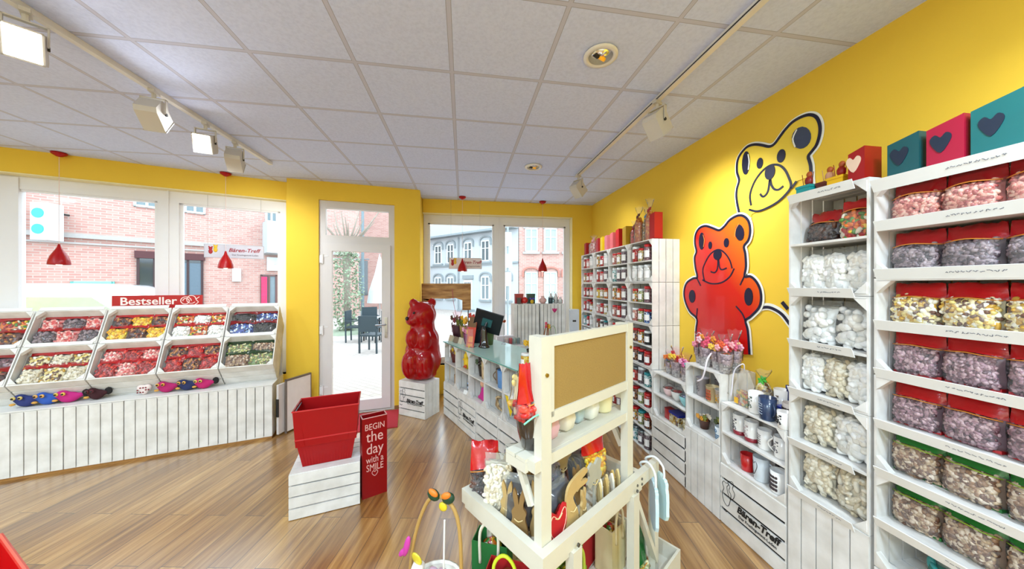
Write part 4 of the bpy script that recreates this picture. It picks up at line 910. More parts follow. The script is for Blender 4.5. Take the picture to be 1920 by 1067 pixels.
# ================================================================ tower of white bags and tower of big bags
WT = Fr(1.853, 2.862-1.312, -90)
STRIP = P('#eef0f0', .4, var=.02)
def strip(w, label, loc, rz, grp, seed, tilt=24, hh=.048):
    o = thing('price_strip', label, 'price strip', loc, rz, grp)
    mb = MB().box(0, w, -.0015, .0015, 0, hh); M = Euler((R(tilt), 0, 0)).to_matrix().to_4x4(); mb.xf(M); mb.build('strip', STRIP, o)
    s_ = scribble(random.Random(seed), w*.5, w*.82, hh*.55, .008, -.002); s_.xf(M); s_.build('price_note', P('#7a7f8c'), o)
    return o
for k in range(4):
    kk = k
    put_crate('P', 'white crate of the narrow white bag tower, %s from the top' % NTH[k], WT.w(0, 0, 2.22-(k+1)*.555), WT.a, 'crates of the narrow tower', **(dict(closed='v', ns=5) if k == 3 else {}))
    if k == 3: pass
WB = [[('red', 'mix')], ['white', 'white', 'white'], ['wball', 'wball'], ['white', 'beige', 'white'], ['beige', 'white'], ['beige', 'long']]
zrow = [2.22-.2775+.0065, 2.22-.555+.0125, 2.22-.8325+.0065, 2.22-1.11+.0125, 2.22-1.3875+.0065, 2.22-1.665+.0125]
def whitebag(kind, w, h):
    if kind == 'wball': b = bag(w, h, .14, 'white', None, lump=.021, el=1, pw=.85, n=46, seed=3)
    elif kind == 'long': b = bag(w, h, .14, 'beige', None, lump=.013, el=2.2, pw=.8, n=80, seed=8)
    elif kind == 'beige': b = bag(w, h, .13, 'beige', None, lump=.0145, el=1.5, pw=.6, n=90, seed=5)
    else: b = bag(w, h, .13, 'white', None, lump=.018, el=1.3, pw=.5, n=70, seed=4)
    b['category'] = 'bag'; return b
KD = {'white': 'white marshmallow blocks', 'beige': 'cream coloured foam sweets', 'wball': 'round white foam balls', 'long': 'long pale foam sticks'}
WG_ = 'clear bags in the narrow tower'
for r_, row in enumerate(WB):
    z = zrow[r_]
    if r_ == 0:
        make(('bag', 'wr0'), lambda: bag(.16, .17, .1, 'choc', '#b00d16', .35, n=90, seed=21), 'red-topped bag of dark sweets, top left of the narrow tower', WT.w(.11, .12, z), WT.a-.1, 'red-topped bags')
        make(('bag', 'wr1'), lambda: bag(.15, .19, .1, 'mix', '#c0121a', .25, n=90, seed=22), 'red-topped bag of colourful gums, top right of narrow tower', WT.w(.285, .09, z), WT.a+.1, 'red-topped bags')
        continue
    n = len(row)
    for i, kd in enumerate(row):
        w = .118 if n == 3 else .17
        make(('bag', kd, w), lambda: whitebag(kd, w, .238), 'clear bag of %s, %s in %s compartment of the narrow tower' % (KD[kd], (POS if n == 3 else ['left', 'right'])[i], NTH[r_]), WT.w(.025+(.32/n)*(i+.5), .125 if n == 3 else .115, z), WT.a+[.05, -.08, .1][i], WG_)
    strip(.30, 'white price strip leaning on the narrow tower, %s shelf from the top' % NTH[r_], WT.w(.03, -.022, z-.02), WT.a, 'price strips on the narrow tower', r_)
strip(.3, 'white price strip along the very top of the narrow tower', WT.w(.03, -.022, 2.175), WT.a, 'price strips on the narrow tower', 77)
BT = Fr(1.853, 2.862-1.692, -90)
for k in range(5): put_crate('L', 'white crate of the tall big-bag tower at right, %s from the top' % NTH[k], BT.w(0, 0, 2.19-(k+1)*.438), BT.a, 'crates of the big-bag tower')
BR_ = [('salmon', '#b3101c', .28), ('grey', '#b3101c', .3), ('cream', '#c4101a', .3), ('mauve', '#c2121a', .28), ('mauve', '#c2121a', .3), ('nut', '#1d7a2c', .28), ('nut', '#1d7a2c', .25)]
fn = {'salmon': 'salmon pink', 'grey': 'sugared grey', 'cream': 'cream and brown', 'mauve': 'mauve', 'nut': 'brown mixed'}
for r_, (fl, top, hh) in enumerate(BR_):
    z = 2.19-(r_+1)*.219+(.0065 if r_ % 2 == 0 else .0125)
    for i in range(3):
        lmp = {'salmon': .0085, 'grey': .009, 'cream': .0095, 'mauve': .0075, 'nut': .009}[fl]
        make(('bag', fl, top, r_ in (3, 5), i % 2), lambda: bag(.152, .186, .12, fl, top, hh, lump=lmp, n=330, seed=40+r_*3+i, el=1.5 if fl != 'cream' else 2.0, pw=.8, arc='#d8862a' if top != '#1d7a2c' else '#8cb02a', sub=1), '%s-topped bag of %s sweets, %s in %s compartment of big-bag tower' % ('red' if top != '#1d7a2c' else 'green', fn[fl], ['left', 'second', 'third'][i], NTH[r_]), BT.w(.095+.152*i, .105, z), BT.a+[.06, -.04, .05][i], 'big bags in the tall right tower')
    strip(.42, 'white price strip on the big-bag tower, %s shelf from the top' % NTH[r_], BT.w(.03, -.024, z-.02), BT.a, 'price strips on the big-bag tower', 30+r_)
strip(.44, 'white price strip along the top edge of the big-bag tower', BT.w(.02, -.024, 2.135), BT.a, 'price strips on the big-bag tower', 99, hh=.055)
for i in range(2):
    make(('tealbag', 0), lambda: bag(.17, .12, .12, 'teal', None, lump=.012, n=60, seed=70, el=2.2, film_m=film('#7fd8c8', .5, .2)), 'turquoise cellophane bag %s in the lowest visible compartment' % ['first', 'second'][i], BT.w(.2+.17*i, .12, 2.19-8*.219+.0125), BT.a, 'turquoise bags at the bottom of the big-bag tower')
# on top of the towers
def potfig(x, y, z, cl, cl2, label, fr=WT):
    o = thing('figure_pot', label, 'pot', fr.w(x, y, z), fr.a, 'small pots with figures on the narrow tower')
    MB().box(-.035, .035, -.035, .035, 0, .055).box(-.038, .038, -.038, .038, .045, .058).build('pot', P(cl, .4), o)
    m_ = MB()
    for q in (-.02, .0, .02): m_.tube([(q, 0, .05), (q*1.5, 0, .13)], .0016, 5)
    m_.ell((.005, 0, .085), (.02, .016, .028)).ell((.008, 0, .12), (.014, .012, .018), 1); m_.build('figure', [P(cl2, .4), P('#b0521e', .5)], o, True); return o
potfig(.045, .08, 2.2205, '#1f9a9c', '#8e1c1c', 'turquoise pot with red figure on the narrow tower, leftmost')
potfig(.125, .11, 2.2205, '#6a2a20', '#d8a080', 'brown pot with twigs between the turquoise and yellow pots')
potfig(.20, .08, 2.2205, '#e8b412', '#a01616', 'yellow pot with red figure on the narrow tower')
def bigbox(x, y, z, cl, label, fr, w=.13, h=.16, orn='#14243a'):
    o = giftbox('gift_box', w, .1, h, P(cl, .45, var=.08), label, fr.w(x, y, z), fr.a, 'box', 'large coloured gift boxes on the right towers', .35)
    pts = [(0, -.35), (.3, .05), (.33, .3), (.17, .42), (0, .27), (-.17, .42), (-.33, .3), (-.3, .05)]
    m_ = MB().prism([(p[0]*.085-.01, h*.5+p[1]*.1) for p in catmull(pts, True, 3)], -.053, -.0505, 0, 'xz'); m_.build('painted_heart', P(orn, .5), o); return o
bigbox(.30, .08, 2.2205, '#9c0810', 'red gift box on the narrow tower beside the yellow pot', WT, .065, .16, '#e8c8b0')
bigbox(.071, .1, 2.1905, '#0a4f55', 'dark turquoise gift box on the big-bag tower, leftmost', BT, .10, .18)
bigbox(.193, .1, 2.1905, '#a50a34', 'pink gift box with dark heart on the big-bag tower', BT, .10, .19)
bigbox(.316, .1, 2.1905, '#0f6668', 'large turquoise gift box at the right edge of the photo', BT, .115, .21)
# ================================================================ painted bears on the right wall (local x runs towards the viewer, z up)
DECX = (2.158, 0, 0); DA = R(-90)
SHP = {
'yout': [(-2.081, 2.209), (-2.163, 2.267), (-2.186, 2.33), (-2.201, 2.417), (-2.196, 2.482), (-2.176, 2.543), (-2.196, 2.616), (-2.192, 2.698), (-2.163, 2.744), (-2.107, 2.775), (-2.046, 2.767), (-1.987, 2.737), (-1.931, 2.702), (-1.893, 2.703), (-1.856, 2.734), (-1.82, 2.765), (-1.772, 2.793), (-1.713, 2.799), (-1.664, 2.786), (-1.628, 2.752), (-1.609, 2.697), (-1.609, 2.639), (-1.626, 2.582), (-1.651, 2.554), (-1.673, 2.53), (-1.666, 2.494), (-1.659, 2.452), (-1.656, 2.35), (-1.63, 2.2)],
'ymuz': [(-2.072, 2.318), (-2.081, 2.4), (-2.046, 2.484), (-1.987, 2.542), (-1.924, 2.564), (-1.863, 2.545), (-1.82, 2.497), (-1.792, 2.431), (-1.779, 2.378), (-1.799, 2.342), (-1.863, 2.295), (-1.939, 2.27), (-2.02, 2.262), (-2.09, 2.291)],
'ych': [(-1.779, 2.357), (-1.745, 2.395)],
'ymouth': [(-2.0, 2.385), (-1.979, 2.359), (-1.955, 2.365), (-1.936, 2.397), (-1.924, 2.468), (-1.914, 2.424), (-1.893, 2.388), (-1.863, 2.375), (-1.83, 2.389)],
'yarm': [(-2.03, 1.52), (-1.995, 1.551), (-1.939, 1.562), (-1.885, 1.547), (-1.834, 1.515), (-1.78, 1.45), (-1.7, 1.37)],
'rout': [(-2.635, 1.067), (-2.635, 1.288), (-2.625, 1.401), (-2.718, 1.462), (-2.781, 1.559), (-2.796, 1.651), (-2.761, 1.734), (-2.676, 1.777), (-2.619, 1.788), (-2.641, 1.871), (-2.654, 1.97), (-2.63, 2.027), (-2.649, 2.107), (-2.641, 2.185), (-2.596, 2.236), (-2.52, 2.245), (-2.436, 2.211), (-2.368, 2.181), (-2.313, 2.203), (-2.261, 2.245), (-2.192, 2.265), (-2.135, 2.252), (-2.09, 2.203), (-2.075, 2.128), (-2.09, 2.059), (-2.129, 2.015), (-2.117, 1.957), (-2.111, 1.86), (-2.122, 1.783), (-2.075, 1.782), (-2.029, 1.746), (-1.995, 1.684), (-1.987, 1.608), (-2.007, 1.545), (-2.072, 1.477), (-2.115, 1.44), (-2.095, 1.367), (-2.081, 1.189)],
'rmuz': [(-2.532, 1.752), (-2.552, 1.847), (-2.52, 1.921), (-2.459, 1.99), (-2.379, 2.018), (-2.313, 1.985), (-2.261, 1.92), (-2.237, 1.85)],
'rchin': [(-2.557, 1.762), (-2.459, 1.729), (-2.346, 1.735), (-2.261, 1.783), (-2.217, 1.849)],
'rmouth': [(-2.459, 1.834), (-2.417, 1.823), (-2.385, 1.858), (-2.376, 1.956), (-2.363, 1.866), (-2.335, 1.845), (-2.29, 1.856)],
'rarm': [(-2.201, 1.547), (-2.144, 1.494), (-2.117, 1.44)], 'rneckr': [(-2.163, 1.715), (-2.126, 1.783)], 'rneckl': [(-2.578, 1.71), (-2.63, 1.788)], 'rarml': [(-2.619, 1.499), (-2.63, 1.401)]}
BL = {'ye1': (-2.0, 2.609, .024, .04), 'ye2': (-1.844, 2.6, .029, .045), 'ynose': (-1.924, 2.517, .038, .053), 'yearl': (-2.115, 2.655, .034, .09), 'yearr': (-1.715, 2.665, .056, .073),
      'rearl': (-2.563, 2.115, .034, .078), 'rearr': (-2.167, 2.128, .04, .065), 're1': (-2.464, 2.065, .02, .033), 're2': (-2.292, 2.065, .025, .038), 'rnose': (-2.384, 1.974, .044, .045), 'rp1': (-2.685, 1.608, .041, .061), 'rp2': (-2.088, 1.627, .036, .068)}
def blob(k, n=16, tilt=0, f=1): cx, cz, rx, rz = BL[k]; return [(cx+f*rx*math.cos(2*math.pi*i/n)+tilt*rz*math.sin(2*math.pi*i/n), cz+f*rz*math.sin(2*math.pi*i/n)) for i in range(n)]
NAVY = P('#0a0c30', .5, var=.03); LEM = P('#f0d040', .5, var=.04, sc_=3); WSTK = P('#f4f4ea', .5)
def earclip(poly):
    """triangulate a simple polygon in xz"""
    from mathutils.geometry import tessellate_polygon
    return tessellate_polygon([[Vector((p[0], p[1], 0)) for p in poly]])
def sheet(mb, poly, y0, y1, m=0):
    n = len(poly); vs = [(p[0], y0, p[1]) for p in poly]+[(p[0], y1, p[1]) for p in poly]; tr = earclip(poly)
    return mb.add(vs, [tuple(t) for t in tr]+[tuple(i+n for i in t)[::-1] for t in tr]+[(i, (i+1) % n, n+(i+1) % n, n+i) for i in range(n)], m)
t = thing('wall_decal', 'big yellow bear head outline on the wall above the red bear', 'wall sticker', DECX, DA)
yo = catmull(SHP['yout'], False, 4)
sheet(MB(), yo[:-8]+[(-1.66, 2.4), (-1.745, 2.395), (-1.779, 2.357), (-1.863, 2.295), (-1.939, 2.27), (-2.02, 2.262), (-2.07, 2.25)], -.004, 0).build('yellow_panel', LEM, t)
MB().stroke(SHP['yout'], .04, -.003, -.001, 0, False, 4).build('white_border', WSTK, t)
mb = MB().stroke(SHP['yout'], .018, -.007, -.0045, 0, False, 4)
for k in ('ymuz', 'ych', 'ymouth'): mb.stroke(SHP[k], .014, -.007, -.0045, 0, False, 4)
mb.build('black_outline', NAVY, t)
mb = MB()
for k in ('ye1', 'ye2', 'ynose', 'yearl'): mb.prism(blob(k), -.0085, -.0045, 0, 'xz')
mb.build('dark_shapes', NAVY, t); MB().prism(blob('yearr', tilt=-.2), -.0085, -.0045, 0, 'xz').build('ear_shape', P('#3a4560', .5), t)
mb = MB(); cx, cz = BL['yearl'][:2]; mb.stroke([(cx+.022, cz-.06), (cx+.03, cz), (cx+.02, cz+.06)], .008, -.01, -.008); mb.stroke([(-1.75, 2.62), (-1.765, 2.68), (-1.74, 2.73)], .008, -.01, -.008); mb.build('white_glint', WSTK, t)
mb = MB().stroke(SHP['yarm'], .05, -.003, -.001, 1, False, 4).stroke([(a, b-.004) for a, b in SHP['yarm']], .02, -.006, -.004, 0, False, 4).stroke([(-1.84, 1.6), (-1.8, 1.555)], .025, -.006, -.004, 0, False, 1)
tag(mb.build('wall_decal', [NAVY, WSTK], None, False, DECX, (0, 0, DA)), 'dark curved arm line with white edge right of the red bear', 'wall sticker')
def redbear_mat():
    m, nt, b = nmat('red_orange_print'); setp(b, Roughness=.25, Coat_Weight=.4)
    tc = nt.nodes.new('ShaderNodeTexCoord'); gr = nt.nodes.new('ShaderNodeVectorMath'); gr.operation = 'DOT_PRODUCT'; gr.inputs[1].default_value = (.9, 0, .75)
    nt.links.new(tc.outputs['Object'], gr.inputs[0]); mr = nt.nodes.new('ShaderNodeMapRange'); mr.inputs[1].default_value = -1.05; mr.inputs[2].default_value = -.35; nt.links.new(gr.outputs['Value'], mr.inputs[0])
    r = ramp(nt, [(0, '#c80a0c'), (.45, '#d81c10'), (1, '#f0741a')]); nt.links.new(mr.outputs[0], r.inputs[0]); nt.links.new(r.outputs[0], b.inputs['Base Color']); return m
t = thing('wall_decal', 'big red and orange bear figure on the yellow wall', 'wall sticker', DECX, DA)
sheet(MB(), catmull(SHP['rout'], False, 4), -.009, -.005).build('red_panel', redbear_mat(), t)
MB().stroke(SHP['rout'], .045, -.0085, -.005, 0, False, 4).build('white_border', WSTK, t)
mb = MB().stroke(SHP['rout'], .018, -.012, -.0095, 0, False, 4)
for k in ('rmuz', 'rchin', 'rmouth', 'rarm', 'rneckr', 'rneckl', 'rarml'): mb.stroke(SHP[k], .011, -.012, -.0095, 0, False, 4)
mb.build('black_outline', NAVY, t); mb = MB()
for k in ('rearl', 'rearr', 're1', 're2', 'rnose', 'rp1', 'rp2'): mb.prism(blob(k, tilt=-.15 if k == 'rearr' else 0), -.0135, -.0095, 0, 'xz')
mb.build('dark_shapes', NAVY, t)
mb = MB(); mb.stroke([(-2.21, 2.1), (-2.2, 2.16), (-2.17, 2.2)], .007, -.014, -.012); mb.stroke([(-2.54, 2.06), (-2.53, 2.12), (-2.545, 2.17)], .006, -.014, -.012); mb.build('white_glint', P('#f08a3a'), t)
# ================================================================ left display: closed base crates, two tilted rows of open crates
LD = Fr(-2.103, 3.888, 15.1)
bs = 'closed base crates of the left display'
for k in range(6):
    o = make('lbase', lambda: crate(.39, .31, .57, closed='v', ns=5), 'closed white crate with vertical boards, %s from the right end of display base' % NTH[k], LD.w(-.3915*(k+1)+.001, 0, .024), LD.a, bs)
solo(MB().box(-2.4, -.01, .012, .45, 0, .0235), 'plinth', P('#a9793f', .5), 'low brown wooden plinth under the left display base', 'plinth', LD.w(0, 0, 0), LD.a)
o = thing('display_stand', 'white board and frame carrying the tilted crates of left display', 'display stand', LD.w(0, 0, 0), LD.a)
mb = MB().box(-2.4, -.004, .325, .34, .03, .6).box(-2.4, -.004, .44, .455, .6, 1.1); mb.build('back_boards', WHITE, o)
MB().box(-2.4, 0, -.0, .46, .5955, .605).build('base_board', WHITE2, o) ; MB().box(-.02, 0, .315, .46, .03, .59).build('end_board', WHITE2, o)
W = .484
O_ = (0, .142, .32); D_ = (0, .222, -.28); OL = math.hypot(.142, .32); DL = math.hypot(.222, .28)
BASIS = ((1, 0, 0), tuple(v/DL for v in D_), tuple(v/OL for v in O_))
flv = [[('black', 'blue', '#7a0a10'), ('mix', 'white', '#b01018'), ('cola', 'yellow', '#b5121a'), ('pink', 'grey', '#a01018'), ('cola', 'mix', '#a01018')],
       [('green', 'nut', '#1d3a1c'), ('cola', 'red', '#a8101a'), ('pink', 'red', '#b0101a'), ('cream', 'beige', '#a8141a'), ('cola', 'mauve', '#901018')]]
sd = 0
for row in (1, 0):       # 0 = lower row
    for k in range(5):
        x0 = -W*(k+1)+.001; yo_ = .035+row*.145; zo = .825+row*.326
        rn = 'lower' if row == 0 else 'upper'
        o = make('tilt', lambda: crate(W-.003, DL, OL+.002, shelf=False, T=BASIS, nb=5), 'tilted white crate of bagged sweets, %s row of left display, %s from the right' % (rn, NTH[k]), LD.w(x0, yo_, zo), LD.a, 'tilted crates of the left display')
        f1, f2, hd = flv[1-row][k]
        i = 0
        for lay in range(2):          # upper bags then lower bags, lying on the slope
            nb_ = 3 if k in (1, 2, 3) else 2
            for c in range(nb_):
                fl = f1 if (c+lay) % 2 == 0 else f2
                bw = .43/nb_; bh = .195
                # position on the opening slope, pushed inwards
                s = .018+(1-lay)*.145; dp = .092-(.035 if lay else 0)
                px = x0+.03+bw*(c+.5); py = yo_+BASIS[2][1]*s+BASIS[1][1]*dp; pz = zo+BASIS[2][2]*s+BASIS[1][2]*dp
                lb = 'flat bag of %s sweets, %s place %s layer, %s crate %s from right' % (CN[fl].split(' ')[0], ['left', 'second', 'third'][c], ['back', 'front'][lay], rn, NTH[k])
                make(('fb', fl, hd, nb_), lambda: bag(bw*1.06, bh, .075, fl, hd, .22, lump=.0105, n=75, seed=sd, arc=None, el=1.6, bottom=False), lb, LD.w(px, py, pz), LD.a+.06*((sd*7) % 3-1), 'flat sweet bags in the left display', rx=R(-24)); sd += 1
        ps = MB().box(.02, W-.03, -.002, .002, 0, .035); 
        solo(ps, 'price_strip', STRIP, 'grey-white label strip on the top edge of the %s crate, %s from right' % (rn, NTH[k]), 'label strip', LD.w(x0, yo_+.138, zo+.315), LD.a, 'label strips on the left display', rx=R(-35))
# bestseller sign behind
o = thing('shop_sign', 'red Bestseller sign standing behind the left display crates', 'sign', LD.w(-1.135, .46, 1.30), LD.a)
MB().box(-.365, .365, 0, .012, 0, .30).build('sign_panel', P('#b3100e', .4, var=.03), o)
text('Bestseller', .115, -.08, .235, -.001, bold=.002).build('lettering', P('#f6e6e0', .5), o)
mb = MB(); pts = [(.22+.05*math.cos(a)*(1-.06*a), .235+.05*math.sin(a)*(1-.06*a)) for a in [i*.5 for i in range(20)]]; mb.stroke(pts, .008, -.002, 0); mb.stroke([(.27+.04*math.cos(i*.7), .25+.045*math.sin(i*.7)) for i in range(9)], .007, -.002, 0); mb.stroke([(.3, .19), (.33, .22), (.31, .25), (.34, .28)], .007, -.002, 0); mb.build('bear_emblem', P('#f6d8d0', .5), o)
MB().box(-.03, .03, .012, .03, -.65, .25).build('support_post', WHITE2, o)
# plush toys sitting on the base
def plush(x, cl, cl2, label, s=1, y=.12, heart=False):
    o = thing('plush_toy', label, 'plush toy', LD.w(x, y, .6055), LD.a, None)
    if heart:
        mb = fuse([((-.022, 0, .07), (.035, .022, .035)), ((.022, 0, .07), (.035, .022, .035)), ((0, 0, .035), (.03, .022, .035))], .009, 3); mb.build('body', P(cl, .9), o, True)
        m2 = MB()
        for a in range(9): m2.ell((-.04+.02*(a % 5), -.02, .03+.022*(a//3)), .007)
        m2.build('dots', P(cl2, .8), o, True); return o
    fuse([((0, 0, .04), (.055*s, .035, .04)), ((-.03*s, -.01, .065), (.035*s, .03, .033)), ((.05*s, 0, .05), (.03, .02, .02))], .009, 3).build('body', P(cl, .85), o, True)
    MB().ell((-.055*s, -.03, .03), (.016, .011, .009), sub=2).build('beak', P('#d8a048', .7), o, True)
    for q in (-.045, -.01): MB().ell((q*s, -.04, .075), (.013, .008, .013), sub=2).build('eye_patch', P(cl2, .7), o, True)
    o.scale = (1.15, 1.2, 1.25)
    [MB().ell((q*s, -.05, .075), .007).build('eye', BLACK, o, True) for q in (-.045, -.01)]; MB().ell((.085*s, 0, .06), (.025, .008, .03)).build('tail', P('#1a1618', .9), o, True)
    return o
plush(-1.86, '#2a3470', '#d8c070', 'dark blue plush bird at the far left on the display base')
plush(-1.73, '#2f58b0', '#e8b060', 'bright blue plush bird, second from the left on display base')
plush(-1.6, '#c0207a', '#e8c050', 'magenta plush bird with black tail left of dark plush', 1.1)
plush(-1.42, '#3a1018', '#5a1a24', 'small dark maroon plush ball alone on the display base', .8)
plush(-1.09, '#e8d8d4', '#8a2c34', 'dotted fabric heart on the display base', 1, heart=True)
plush(-.92, '#b8206a', '#e8a040', 'magenta plush bird right of the dotted heart')
plush(-.76, '#26305e', '#e8b050', 'navy plush bird between two magenta ones near the right end')
plush(-.63, '#c0206a', '#e8c860', 'magenta plush bird with black tail, rightmost on the display base')
# boards leaning beside the display
o = thing('folding_board', 'white board with dark edges leaning between display and pillar', 'board', (-2.02, 4.0, 0), R(64))
MB().box(0, .3, -.012, .012, .02, .60).build('board_panel', P('#e6dfda', .5), o); MB().box(-.01, 0, -.014, .014, .0, .62).box(.3, .31, -.014, .014, 0, .62).box(-.01, .31, -.014, .014, .60, .62).build('edge_frame', P('#6e625a', .5), o)
o = thing('folding_board', 'narrow white board with black latch beside the display end', 'board', (-2.075, 3.93, 0), R(75))
MB().box(0, .28, -.012, .012, .02, .58).build('board_panel', P('#e2dcda', .5), o); MB().box(-.012, -.002, -.02, .01, .22, .42).build('latch', DARK, o)
# ================================================================ red gummy bear on its crate
BC = Fr(-.838, 4.348, -33.2)
o = crate(.435, .3, .455, closed='h', ns=5); o['label'] = 'white crate with printed shop logo carrying the big red gummy bear'; o.location = BC.w(0, 0, 0); o.rotation_euler = (0, 0, BC.a); crate_logo(o, .435, .44)
bcx, bcy, _ = BC.w(.2175, .165)
GB = Fr(bcx, bcy, 24)     # bear looks along local -x/-y
o = thing('gummy_bear_statue', 'large glossy red gummy bear statue standing on the logo crate', 'statue', (bcx, bcy, .4555), GB.a)
z = 0
bear = fuse([((.03, .0, .24), (.26, .19, .25)), ((.04, 0, .5), (.22, .17, .22)), ((.03, 0, .66), (.17, .145, .15)), ((.02, -.005, .85), (.195, .17, .185)), ((-.13, -.05, .79), (.08, .085, .075)), ((-.1, -.03, 1.01), (.062, .045, .066)), ((.16, .0, 1.01), (.064, .045, .066)), ((.02, 0, .96), (.15, .11, .07)),
             ((-.14, -.08, .22), (.13, .1, .2)), ((.03, -.15, .2), (.12, .09, .19)), ((-.13, -.07, .55), (.085, .075, .13)), ((.02, -.14, .53), (.08, .06, .14)), ((.03, -.02, .04), (.19, .15, .05)), ((.035, 0, .37), (.235, .165, .24)), ((.03, 0, .7), (.165, .145, .17))], .016, 9)
mn = min(v[2] for v in bear.v); bear.xf(Matrix.Translation((0, 0, -mn)))
bear.build('body', P('#a00006', .6, coat=.8, var=.02, spec=.05), o, True)
MB().ell((-.198, -.085, .825), (.022, .026, .026), sub=2).build('nose', P('#15100f', .3), o, True)
MB().ell((-.125, -.145, .9), (.016, .012, .016), sub=2).build('eye', P('#1a0c0c', .2), o, True)
# ================================================================ crate with shopping baskets, tall box, mat
CC = Fr(-1.25, 2.505, 14.2)
o = thing('wooden_crate', 'low white slatted crate in the middle of the floor under the baskets', 'crate', CC.w(0, 0, 0), CC.a)
w, d, h = .467, .42, .335
mb = MB()
for i in range(4): mb.box(0, w, -.002, .012, h*i/4+.005, h*(i+1)/4-.005)
mb.build('front_panel', WHITE, o); mb = MB()
for i in range(4): mb.box(0, w, d-.012, d, h*i/4+.004, h*(i+1)/4-.004)
mb.build('back_panel', WHITE, o)
for s in (0, 1): MB().box(s*(w-.014)+.002, s*(w-.014)+.012, .013, d-.013, 0, h-.003).build('side_panel', WHITE, o)
mb = MB()
for i in range(5): mb.box(.001, w-.001, d*i/5+.004, d*(i+1)/5-.004, h-.011, h)
mb.build('top_panel', WHITE, o); MB().box(.02, w-.02, .02, d-.02, h-.03, h-.02).build('shade_sheet', P('#6a645c', .9), o)  # darker sheet below the top slats paints the shade inside the crate
def basket(zb, h, label, first):
    o = thing('shopping_basket', label, 'shopping basket', CC.w(.235, .185, zb), CC.a, 'stacked red shopping baskets'); m = P('#a3060b', .5, coat=.2, var=.04, spec=.2)
    bw, bd, tw, td = (.204, .134, .216, .145) if first else (.165, .1, .2, .13); mb = MB()
    def rc(a, b, z, s=1): return [(-a, -b, z), (a, -b, z), (a, b, z), (-a, b, z)]
    def shell(lo, hi, th=.005):
        n = len(mb.v); inn = lambda q: [(x-math.copysign(th, x), y-math.copysign(th, y), z+(0)) for x, y, z in q]
        mb.add(lo+hi+inn(lo)+inn(hi), [(i, (i+1) % 4, 4+(i+1) % 4, 4+i) for i in range(4)]+[(8+i, 12+i, 12+(i+1) % 4, 8+(i+1) % 4) for i in range(4)]+[(4+i, 4+(i+1) % 4, 12+(i+1) % 4, 12+i) for i in range(4)]+[(i, 8+i, 8+(i+1) % 4, (i+1) % 4) for i in range(4)])
    shell(rc(bw, bd, 0), rc(tw+.004, td+.004, h))
    mb.box(-bw, bw, -bd, bd, 0, .006); mb.build('basket_body', m, o)
    mb = MB()
    for i in range(17 if not first else 2):
        x = -.145+.29*i/(16 if not first else 1); mb.bar((x, -bd-.001, .01), (x*1.14, -bd-(td-bd)*.7, h*.7), .004, .004)
    for i in range(12 if not first else 2):
        y = -.09+.18*i/(11 if not first else 1); mb.bar((bw+.001, y, .01), (bw+(tw-bw)*.7, y*1.15, h*.7), .004, .004)
    mb.build('ribs', m, o)
    mb = MB().tube([(-tw-.006, -td-.006, h), (tw+.006, -td-.006, h), (tw+.006, td+.006, h), (-tw-.006, td+.006, h)], .006, 6, closed=True); mb.build('rim', P('#c8242a', .3, coat=.5), o)
    if first: 
        MB().tube([(-tw+.002, -td+.03, h-.02), (-tw+.01, 0, h-.01), (-tw+.002, td-.03, h-.02)], .006).build('handle', P('#2a2838', .4), o)
    return o
basket(.3355, .22, 'lower red plastic shopping basket resting on the white floor crate', False)
basket(.3355+.165, .275, 'upper red plastic shopping basket nested in the lower one', True)
o = thing('umbrella_box', 'tall red square box reading begin the day with a smile', 'box', (-.794, 2.663, 0), R(26))
TBm = P('#8e0409', .5, coat=.25, var=.05, spec=.2); w, d, h = .19, .1, .64
mb = MB().box(0, w, 0, .006, 0, h).box(0, w, d-.006, d, 0, h).box(0, .006, .006, d-.006, 0, h).box(w-.006, w, .006, d-.006, 0, h).box(.006, w-.006, .006, d-.006, 0, .01); mb.build('box_walls', TBm, o)
mb = MB()
for q in ((0, w, -.001, .007), (0, w, d-.007, d+.001), (-.001, .007, 0, d), (w-.007, w+.001, 0, d)): mb.box(q[0], q[1], q[2], q[3], h, h+.004)
mb.build('rim', P('#e0a09a', .4), o)
lt = P('#e6b4ac', .5)
mb = MB()
for s_, sz, zz, sx_ in (('BEGIN', .07, .565, .78), ('the', .125, .485, .8), ('day', .12, .385, .8), ('with a', .075, .3, .72), ('SMILE', .078, .235, .68)):
    q = text(s_, sz, .095, zz, -.001, sx=sx_); n = len(mb.v); mb.add(q.v, q.f)
mb.stroke([(.095, .165), (.075, .185), (.075, .2), (.085, .207), (.095, .197), (.105, .207), (.115, .2), (.115, .185)], .004, -.002, -.001, 0, True); mb.build('lettering', lt, o)
solo(MB().box(-.4, .4, -.28, .28, 0, .008), 'door_mat', P('#c0303c', .95, bump=.4, sc_=200), 'raspberry red door mat lying in front of the glass door', 'mat', (-1.22, 4.17, 0), R(9.4))
# red thing cut by the lower left corner
o = thing('shopping_basket', 'bright red basket corner cut off at the lower left of photo', 'shopping basket', (-1.613, 1.148, .0), R(-33.3))
m = P('#c40a0c', .3, coat=.4); mb = MB(); b, t_ = .15, .2
V = [(-b, -b, .45), (b, -b, .45), (b, b, .45), (-b, b, .45), (-t_, -t_, .8), (t_, -t_, .8), (t_, t_, .8), (-t_, t_, .8)]
mb.add(V, [(3, 2, 1, 0), (0, 1, 5, 4), (1, 2, 6, 5), (2, 3, 7, 6), (3, 0, 4, 7)]); mb.build('basket_body', m, o); MB().tube([V[4], V[5], V[6], V[7]], .01, 8, closed=True).build('rim', P('#d8483c', .3, coat=.5), o); MB().box(-.13, .13, -.13, .13, 0, .45).build('pedestal', WHITE, o)
